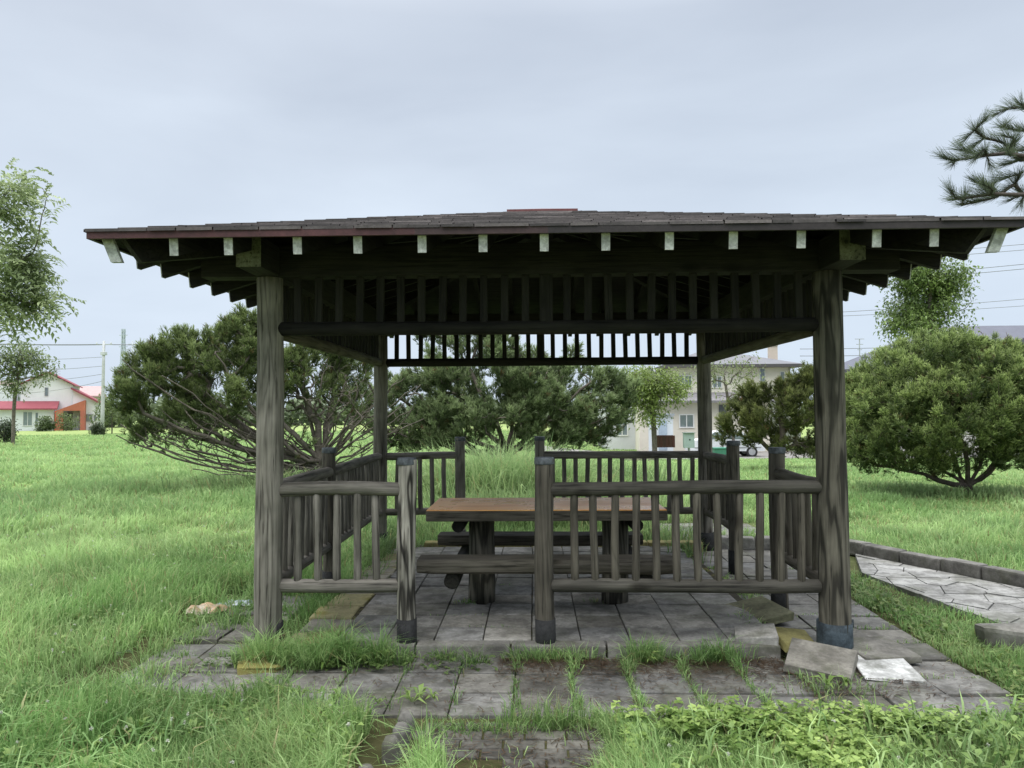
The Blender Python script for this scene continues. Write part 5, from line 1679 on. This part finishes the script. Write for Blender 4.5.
def tall_patches():
    """longer tufts: round the posts, behind the table, along joints"""
    rg = np.random.default_rng(78)
    parts = []
    # (x, y, rx, ry, count, length, z)
    pts = [*[(rg.uniform(-.32, .55), -.24 + rg.normal(0, .07), .07, .06, int(rg.uniform(80, 190)), rg.uniform(.13, .29), -.08) for _ in range(15)], *[(rg.uniform(.45, .95), -.2 + rg.normal(0, .04), .06, .05, int(rg.uniform(70, 150)), rg.uniform(.14, .27), -.08) for _ in range(9)], *[(rg.uniform(.95, 1.75), -.16 + rg.normal(0, .02), .05, .03, int(rg.uniform(25, 80)), rg.uniform(.06, .17), -.08) for _ in range(8)], *[(rg.uniform(1.85, 3.2), -.16 + rg.normal(0, .02), .05, .03, int(rg.uniform(20, 70)), rg.uniform(.08, .22), -.08) for _ in range(7)], (1.75, -.15, .12, .05, 200, .13, -.08), (-.45, -.75, .3, .1, 300, .12, -.09), *[(rg.uniform(-.85, -.45), rg.uniform(-.7, 1.4), .10, .09, int(rg.uniform(40, 110)), rg.uniform(.10, .2), -.09) for _ in range(16)], *[(rg.uniform(-.45, -.1), rg.uniform(-.5, 1.2), .06, .06, int(rg.uniform(15, 45)), rg.uniform(.06, .12), -.08) for _ in range(12)],
           (1.95, -.15, .15, .04, 160, .12, -.07), (2.4, -.16, .12, .05, 180, .18, -.07), (2.85, -.16, .16, .05, 160, .16, -.07), (.2, .15, .2, .3, 400, .14, -.08),
           (1.5, 5.4, 1.2, .7, 2600, .55, None), (2.4, 6.4, 1.3, 1.0, 2400, .55, None), (1.2, 7.4, 1.1, .9, 4200, 1.05, None), (.6, 8.2, 1.2, 1.0, 2000, .8, None), (2.0, 7.0, .5, .6, 1000, .9, None), (0.2, 4.6, .6, .5, 900, .35, None), (-.35, 4.4, .5, .5, 600, .3, None),
           (-3.0, 9.9, 1.8, .7, 1600, .5, None), (2.2, 11.5, 2.5, .9, 1800, .55, None), (1.3, 9.0, 1.2, 1.0, 1500, .5, None),
           (3.2, 4.0, .5, .3, 400, .28, None), (3.45, 1.6, .12, .4, 160, .12, -.07), (3.3, 3.3, .15, .5, 260, .2, -.06), (.0, 1.6, .14, 1.2, 1500, .17, -.08), (-.3, 2.6, .5, 1.3, 2600, .24, None), (.05, 3.2, .12, .5, 500, .26, -.08), (.35, 3.5, .3, .1, 160, .14, -.05),
           (1.9, 3.72, 1.2, .08, 500, .2, -.08), (1.2, 1.0, .1, .06, 60, .05, 0), (2.25, 1.02, .12, .05, 50, .05, 0), (4.5, .8, .16, 1.6, 1100, .11, None), (4.45, -.4, .18, .5, 400, .10, None),
           (4.75, .35, .15, .12, 260, .13, None), (3.2, .55, .1, .2, 80, .09, -.03), (3.35, -.62, .25, .1, 170, .09, -.07), (3.72, -.1, .1, .12, 40, .08, -.06), (-.75, .3, .1, .9, 420, .12, None),
           (1.45, -1.15, .5, .06, 500, .09, None), (2.3, -1.2, .35, .12, 700, .10, None), (2.3, -1.7, .15, .5, 600, .10, None), (1.55, -1.75, .5, .4, 260, .07, None)]
    # weeds along the joints of the front pavers
    for jx, c0 in ((1.265, 30), (1.594, 60), (1.923, 150), (2.252, 170), (2.58, 130), (2.91, 120), (3.24, 60), (.936, 25), (.607, 40), (.278, 120)):
        pts.append((jx + .0, -.5, .018, .40, c0, .07, -.075)); pts.append((jx + .02, -.30, .03, .10, c0 // 2, .11, -.075)); pts.append((jx + .02, -.85, .03, .1, c0 // 2, .09, -.075))
    for k in range(26):
        pts.append((rg.uniform(3.4, 4.28), rg.choice([-.1, .23, .56, -.43, .89, 1.22, 1.9, 2.6]), .14, .012, 26, .05, -.075))
        pts.append((rg.uniform(-.7, -.12), rg.uniform(-.1, 3.5), .1, .05, 40, .07, -.08))
    for jy in (.34, .64, 1.6, 2.2): pts.append((rg.uniform(.7, 2.9), jy, .2, .008, 20, .03, .0))
    for x, y, rx, ry, c, ln, z in pts:
        c = int(c)
        X = x + rg.normal(0, .5, c) * rx; Y = y + rg.normal(0, .5, c) * ry
        r = np.hypot(X - CAM[0], Y - CAM[1])
        Lh = ln * rg.uniform(.5, 1.25, c); Wd = np.maximum(.0045, r * .0010) * rg.uniform(.8, 1.4, c) * (1.2 if ln > .25 else 1)
        lean = np.clip(rg.normal(.7, .25, c), .1, 1.2)
        cb, ct = grass_cols(X, Y, rg, .95 if y < 3 else .72)
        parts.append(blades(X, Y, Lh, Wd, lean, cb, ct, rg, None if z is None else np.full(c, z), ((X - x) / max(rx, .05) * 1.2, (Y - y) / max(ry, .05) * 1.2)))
    V, F, C = join_np(parts)
    tag(npmesh('tall_grass', V, F, C, M['grass']), 'taller grass tufts round the posts, in the paving joints and behind the table', 'grass', kind='stuff')


tall_patches()


def clover():
    rg = np.random.default_rng(79)
    parts = []
    def leafset(X, Y, size, hmin, hmax, dark, light, lobes=3):
        n = len(X); Z = ground_z(X, Y) + rg.uniform(hmin, hmax, n)
        f = rg.uniform(0, 1, (n, 1)); col = np.array(dark) * (1 - f) + np.array(light) * f
        a0 = rg.uniform(0, 6.28, n); tilt = rg.normal(0, .3, (n, 2))
        for k in range(lobes):
            a = a0 + k * 2 * math.pi / lobes
            D = np.stack([np.cos(a), np.sin(a), .15 + tilt[:, 0] * np.cos(a) + tilt[:, 1] * np.sin(a)], -1)
            parts.append(leaves(np.stack([X, Y, Z], -1), D, size * rg.uniform(.8, 1.2, n), size * rg.uniform(.85, 1.1, n), col, rg, .1, .3))
    # right foreground: dense weeds
    n = 26000; X = rg.uniform(2.1, 5.6, n); Y = rg.uniform(-2.6, -.95, n); ok = mask(X, Y) & (vnoise(X, Y, 2.6, 8.) * .65 + vnoise(X, Y, 7., 3.) * .35 > .46 - .10 * smooth(-1.3, -2.2, Y)); X, Y = X[ok], Y[ok]
    k_ = rg.random(len(X)) < .3; leafset(X[k_], Y[k_], .031, .03, .12, (.16, .26, .06), (.46, .60, .20)); leafset(X[~k_], Y[~k_], .019, .01, .085, (.14, .23, .06), (.42, .56, .18))
    n = 5000; X = rg.uniform(-3, 1.2, n); Y = rg.uniform(-2.6, -.8, n); ok = mask(X, Y) & (vnoise(X, Y, 1.6, 18.) > .5); X, Y = X[ok], Y[ok]
    leafset(X, Y, .018, .02, .12, (.11, .19, .05), (.30, .42, .14))
    n = 3500; X = rg.uniform(-2.6, -.5, n); Y = rg.uniform(-1, 2.2, n); ok = mask(X, Y) & (vnoise(X, Y, 1.6, 28.) > .55); X, Y = X[ok], Y[ok]
    leafset(X, Y, .021, .02, .13, (.10, .17, .045), (.27, .38, .12))
    n = 260; X = .35 + rg.normal(0, .5, n); Y = -.30 + rg.normal(0, .05, n); leafset(X, Y, .024, .02, .10, (.06, .11, .03), (.17, .25, .08))
    n = 600; X = 4.48 + rg.normal(0, .1, n); Y = rg.uniform(-.8, 2.6, n); leafset(X, Y, .028, .01, .07, (.09, .15, .03), (.24, .30, .09))
    V, F, C = join_np(parts)
    tag(npmesh('clover_patch', V, F, C, M['leaf']), 'low clover and small-leaved weeds over the foreground turf', 'ground cover', kind='stuff')
    # lanceolate weeds / dandelion rosettes
    parts = []
    c = 340
    RX = np.concatenate([rg.uniform(-2.6, 1.2, 420), rg.uniform(2.2, 5.2, 260), rg.uniform(-4.0, -.7, 160), np.array([.05, .3, .5, .15, -.1, .45, .62, .8, 2.4, 2.85, 3.3, 3.42, 3.15, 3.3, 4.4, 4.5, 4.42, .95, .92, .98, 1.0, .9, 3.3, 3.25, 3.4, 3.3, 2.35, 2.3, 2.4, 1.6, 1.65, 4.46, 4.5, 4.4, 4.5, 4.7, 3.28, 3.3, 3.35, 3.4])])
    RY = np.concatenate([rg.uniform(-2.5, -.80, 420), rg.uniform(-2.5, -1.0, 260), rg.uniform(-1, 4, 160), np.array([-.3, -.28, -.25, -.2, -.3, -.33, -.25, -.22, -.25, -.2, -.66, -.62, .45, .5, 1.2, .9, 1.8, -1.3, -1.5, -1.65, -1.8, -1.95, 2.6, 2.8, 2.4, 3.0, -1.25, -1.4, -1.6, -1.2, -1.9, .3, -.2, -.5, 2.2, .3, 2.2, 3.2, 3.4, 2.0])])
    for x, y in zip(RX, RY):
        tuf = y > -.95
        if not tuf and not mask(np.array([x]), np.array([y]))[0]: continue
        k = rg.integers(6, 12); a = rg.uniform(0, 6.28, k); el = rg.uniform(.3, 1.8, k)
        D = np.stack([np.cos(a), np.sin(a), el], -1); ln = rg.uniform(.045, .125, k); wd = ln * rg.uniform(.12, .27, k)
        f = rg.uniform(0, 1, (k, 1)); col = np.array([[.13, .22, .05]]) * (1 - f) + np.array([[.31, .43, .14]]) * f
        z = float(ground_z(x, y)) + .03 + rg.uniform(0, .03)
        parts.append(leaves(np.tile([[x, y, z]], (k, 1)), D, ln, wd, col, rg, .35, .3))
    # coarse grass and strap leaves close to the viewer
    n = 9000; X = np.concatenate([rg.uniform(-3.2, 1.0, 6500), rg.uniform(2.2, 5.2, 1200), rg.uniform(-4.5, -.7, 1300)]); Y = np.concatenate([rg.uniform(-2.7, -.75, 6500), rg.uniform(-2.6, -1.0, 1200), rg.uniform(-1, 4, 1300)])
    ok = mask(X, Y) & (vnoise(X, Y, 1.9, 41.) > .3); X, Y = X[ok], Y[ok]; n = len(X)
    cb, ct = grass_cols(X, Y, rg, .95)
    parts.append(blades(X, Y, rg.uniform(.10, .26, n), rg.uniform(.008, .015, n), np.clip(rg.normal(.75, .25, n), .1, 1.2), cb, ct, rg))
    n = 6700; X = np.concatenate([rg.uniform(-3.2, 1.0, 5200), rg.uniform(2.2, 5.2, 1500)]); Y = np.concatenate([rg.uniform(-2.7, -.75, 5200), rg.uniform(-2.6, -1.0, 1500)])
    ok = mask(X, Y) & (vnoise(X, Y, 1.4, 51.) > .42); X, Y = X[ok], Y[ok]; n = len(X)
    Z = ground_z(X, Y) + rg.uniform(.02, .13, n); a = rg.uniform(0, 6.28, n); f = rg.uniform(0, 1, (n, 1))
    parts.append(leaves(np.stack([X, Y, Z], -1), np.stack([np.cos(a), np.sin(a), rg.uniform(-.1, .9, n)], -1), rg.uniform(.035, .075, n), rg.uniform(.015, .032, n), np.array([[.12, .21, .05]]) * (1 - f) + np.array([[.33, .46, .15]]) * f, rg, .2, .5))
    V, F, C = join_np(parts)
    tag(npmesh('leafy_weeds', V, F, C, M['leaf']), 'broad-leaved weed rosettes scattered through the turf and paving edges', 'ground cover', kind='stuff')
    # white clover heads
    X = np.concatenate([rg.uniform(-2.4, 1.2, 60), rg.uniform(2.2, 4.6, 20), rg.normal(-4.5, 1.6, 60), rg.normal(-3.2, 1.0, 40), rg.uniform(-3, -.8, 40)])
    Y = np.concatenate([rg.uniform(-2.3, -.95, 60), rg.uniform(-2.3, -1.1, 20), rg.normal(5.5, 1.6, 60), rg.normal(3.6, .8, 40), rg.uniform(-1, 3, 40)])
    ok = mask(X, Y); X, Y = X[ok], Y[ok]; n = len(X); Z = ground_z(X, Y) + rg.uniform(.10, .2, n)
    Pn = np.repeat(np.stack([X, Y, Z], -1), 14, 0); D = unit(rg.normal(0, 1, Pn.shape) + [0, 0, .3])
    col = np.tile([[.62, .64, .55]], (len(Pn), 1)) * rg.uniform(.75, 1.1, (len(Pn), 1))
    V, F, C = leaves(Pn, D, .011, .006, col, rg, 0, 1)
    V2, F2, C2 = blades(X, Y, Z - ground_z(X, Y), np.full(n, .003), np.full(n, .05), np.tile([[.1, .15, .05]], (n, 1)), np.tile([[.15, .2, .08]], (n, 1)), rg)
    V, F, C = join_np([(V, F, C), (V2, F2, C2)])
    tag(npmesh('clover_flowers', V, F, C, M['leaf']), 'small white clover heads dotted over the grass', 'flowers', kind='stuff')


clover()


def needle_litter():
    rg = np.random.default_rng(80); parts = []
    n = 5200
    X = np.concatenate([rg.uniform(1.5, 3.2, 2400), rg.uniform(-.6, 4.2, 1500), rg.uniform(3.2, 3.9, 500), rg.uniform(1.1, 2.2, 800)])
    Y = np.concatenate([-.14 + np.abs(rg.normal(0, .16, 2400)) * -1, rg.uniform(-1.0, -.12, 1500), rg.uniform(-.75, -.3, 500), rg.uniform(-2, -1.1, 800)])
    a = rg.uniform(0, 6.28, n); L_ = rg.uniform(.02, .05, n)
    Z = np.where(Y < -1.04, -.075, -.058) + rg.uniform(0, .008, n)
    D = np.stack([np.cos(a), np.sin(a), rg.normal(0, .1, n)], -1); S_ = np.stack([-np.sin(a), np.cos(a), np.zeros(n)], -1) * .0022
    P = np.stack([X, Y, Z], -1)
    V = np.stack([P - S_, P + S_, P + D * L_[:, None] + S_, P + D * L_[:, None] - S_], 1).reshape(-1, 3)
    F = np.arange(n)[:, None] * 4 + np.array([[0, 1, 2, 3]])
    C = np.repeat(np.array([[.10, .068, .046]]) * rg.uniform(.5, 1.5, (n, 1)), 4, 0)
    tag(npmesh('needle_litter', V, F, C, M['leaf']), 'red-brown fallen pine needles along the step of the floor', 'litter', kind='stuff')


needle_litter()


def treeline():
    rg = np.random.default_rng(81)
    n = 30000
    th = rg.uniform(R(40), R(145), n); r = rg.uniform(125, 140, n)
    X = CAM[0] + r * np.cos(th); Y = CAM[1] + r * np.sin(th)
    h = (1.6 + 2.2 * vnoise(th * 40, th * 0, 1.0, 3) + 1.0 * vnoise(th * 160, th * 0, 1.0, 8))
    Z = ground_z(X, Y) + h * rg.uniform(0, 1, n) ** .7
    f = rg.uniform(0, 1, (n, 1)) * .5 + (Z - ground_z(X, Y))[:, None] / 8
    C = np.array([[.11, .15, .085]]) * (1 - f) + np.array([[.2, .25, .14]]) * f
    V, F, Cc = leaves(np.stack([X, Y, Z], -1), rg.normal(0, 1, (n, 3)), rg.uniform(.7, 1.3, n), .7, C, rg, .1)
    tag(npmesh('distant_hedgerow', V, F, Cc, M['leaf']), 'far green hedgerow along the horizon behind the houses', 'hedgerow', kind='stuff')


treeline()

# ------------------------------------------------------------------ WORLD AND LIGHT
SUN_EL, SUN_AZ = R(58), R(-35)
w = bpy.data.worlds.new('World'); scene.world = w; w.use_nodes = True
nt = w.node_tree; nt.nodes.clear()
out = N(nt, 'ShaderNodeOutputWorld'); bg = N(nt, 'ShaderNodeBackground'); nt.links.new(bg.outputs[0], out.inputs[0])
sky = N(nt, 'ShaderNodeTexSky'); sky.sky_type = 'NISHITA'; sky.sun_disc = False
sky.sun_elevation = SUN_EL; sky.sun_rotation = SUN_AZ; sky.dust_density = 4; sky.air_density = 1.0
tc = N(nt, 'ShaderNodeTexCoord')
sep = N(nt, 'ShaderNodeSeparateXYZ'); nt.links.new(tc.outputs['Generated'], sep.inputs[0])
mp = N(nt, 'ShaderNodeMapping'); mp.inputs['Scale'].default_value = (1.0, 1.0, 3.2); nt.links.new(tc.outputs['Generated'], mp.inputs[0])
n1 = noise_n(nt, mp.outputs[0], 1.7, 5, .5, .3)
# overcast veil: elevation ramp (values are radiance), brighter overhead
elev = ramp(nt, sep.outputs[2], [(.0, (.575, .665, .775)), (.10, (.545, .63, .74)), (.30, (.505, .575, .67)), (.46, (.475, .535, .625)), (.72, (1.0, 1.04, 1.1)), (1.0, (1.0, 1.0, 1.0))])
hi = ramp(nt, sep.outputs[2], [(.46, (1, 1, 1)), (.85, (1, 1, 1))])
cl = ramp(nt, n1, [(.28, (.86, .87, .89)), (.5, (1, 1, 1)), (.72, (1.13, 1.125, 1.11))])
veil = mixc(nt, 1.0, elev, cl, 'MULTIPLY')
# radiance gain toward the unseen zenith, added to light the ground more strongly
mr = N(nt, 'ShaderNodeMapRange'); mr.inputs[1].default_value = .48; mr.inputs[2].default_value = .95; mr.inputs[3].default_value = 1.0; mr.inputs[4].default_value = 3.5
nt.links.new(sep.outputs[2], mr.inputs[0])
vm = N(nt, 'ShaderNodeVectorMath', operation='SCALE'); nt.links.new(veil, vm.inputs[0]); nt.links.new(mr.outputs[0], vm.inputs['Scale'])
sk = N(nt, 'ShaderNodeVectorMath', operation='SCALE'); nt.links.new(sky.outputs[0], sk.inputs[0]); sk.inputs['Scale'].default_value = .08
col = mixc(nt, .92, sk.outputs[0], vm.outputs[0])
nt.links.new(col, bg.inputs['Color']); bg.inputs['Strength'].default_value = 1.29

sd = bpy.data.lights.new('sun', 'SUN'); sd.energy = 1.2; sd.angle = R(40); sd.color = (1, .97, .93)
so = bpy.data.objects.new('sun', sd); COL.objects.link(so)
dv = Vector((math.sin(SUN_AZ) * math.cos(SUN_EL), math.cos(SUN_AZ) * math.cos(SUN_EL) * -1, math.sin(SUN_EL)))
so.rotation_euler = dv.to_track_quat('Z', 'Y').to_euler(); so.location = (0, -10, 20)

cd = bpy.data.cameras.new('camera'); co = bpy.data.objects.new('camera', cd); COL.objects.link(co)
cd.sensor_width = 36; cd.lens = 36 * FPX / 1024; cd.clip_end = 3000; cd.clip_start = .05
mt = Matrix((Vector(_r2), Vector(_u2), Vector(-_fw))).transposed().to_4x4(); mt.translation = Vector(CAM)
co.matrix_world = mt
scene.camera = co
scene.view_settings.view_transform = 'Standard'; scene.view_settings.look = 'None'
scene.view_settings.exposure = 0; scene.view_settings.gamma = 1
scene.cycles.max_bounces = 6; scene.cycles.diffuse_bounces = 3; scene.cycles.transmission_bounces = 3
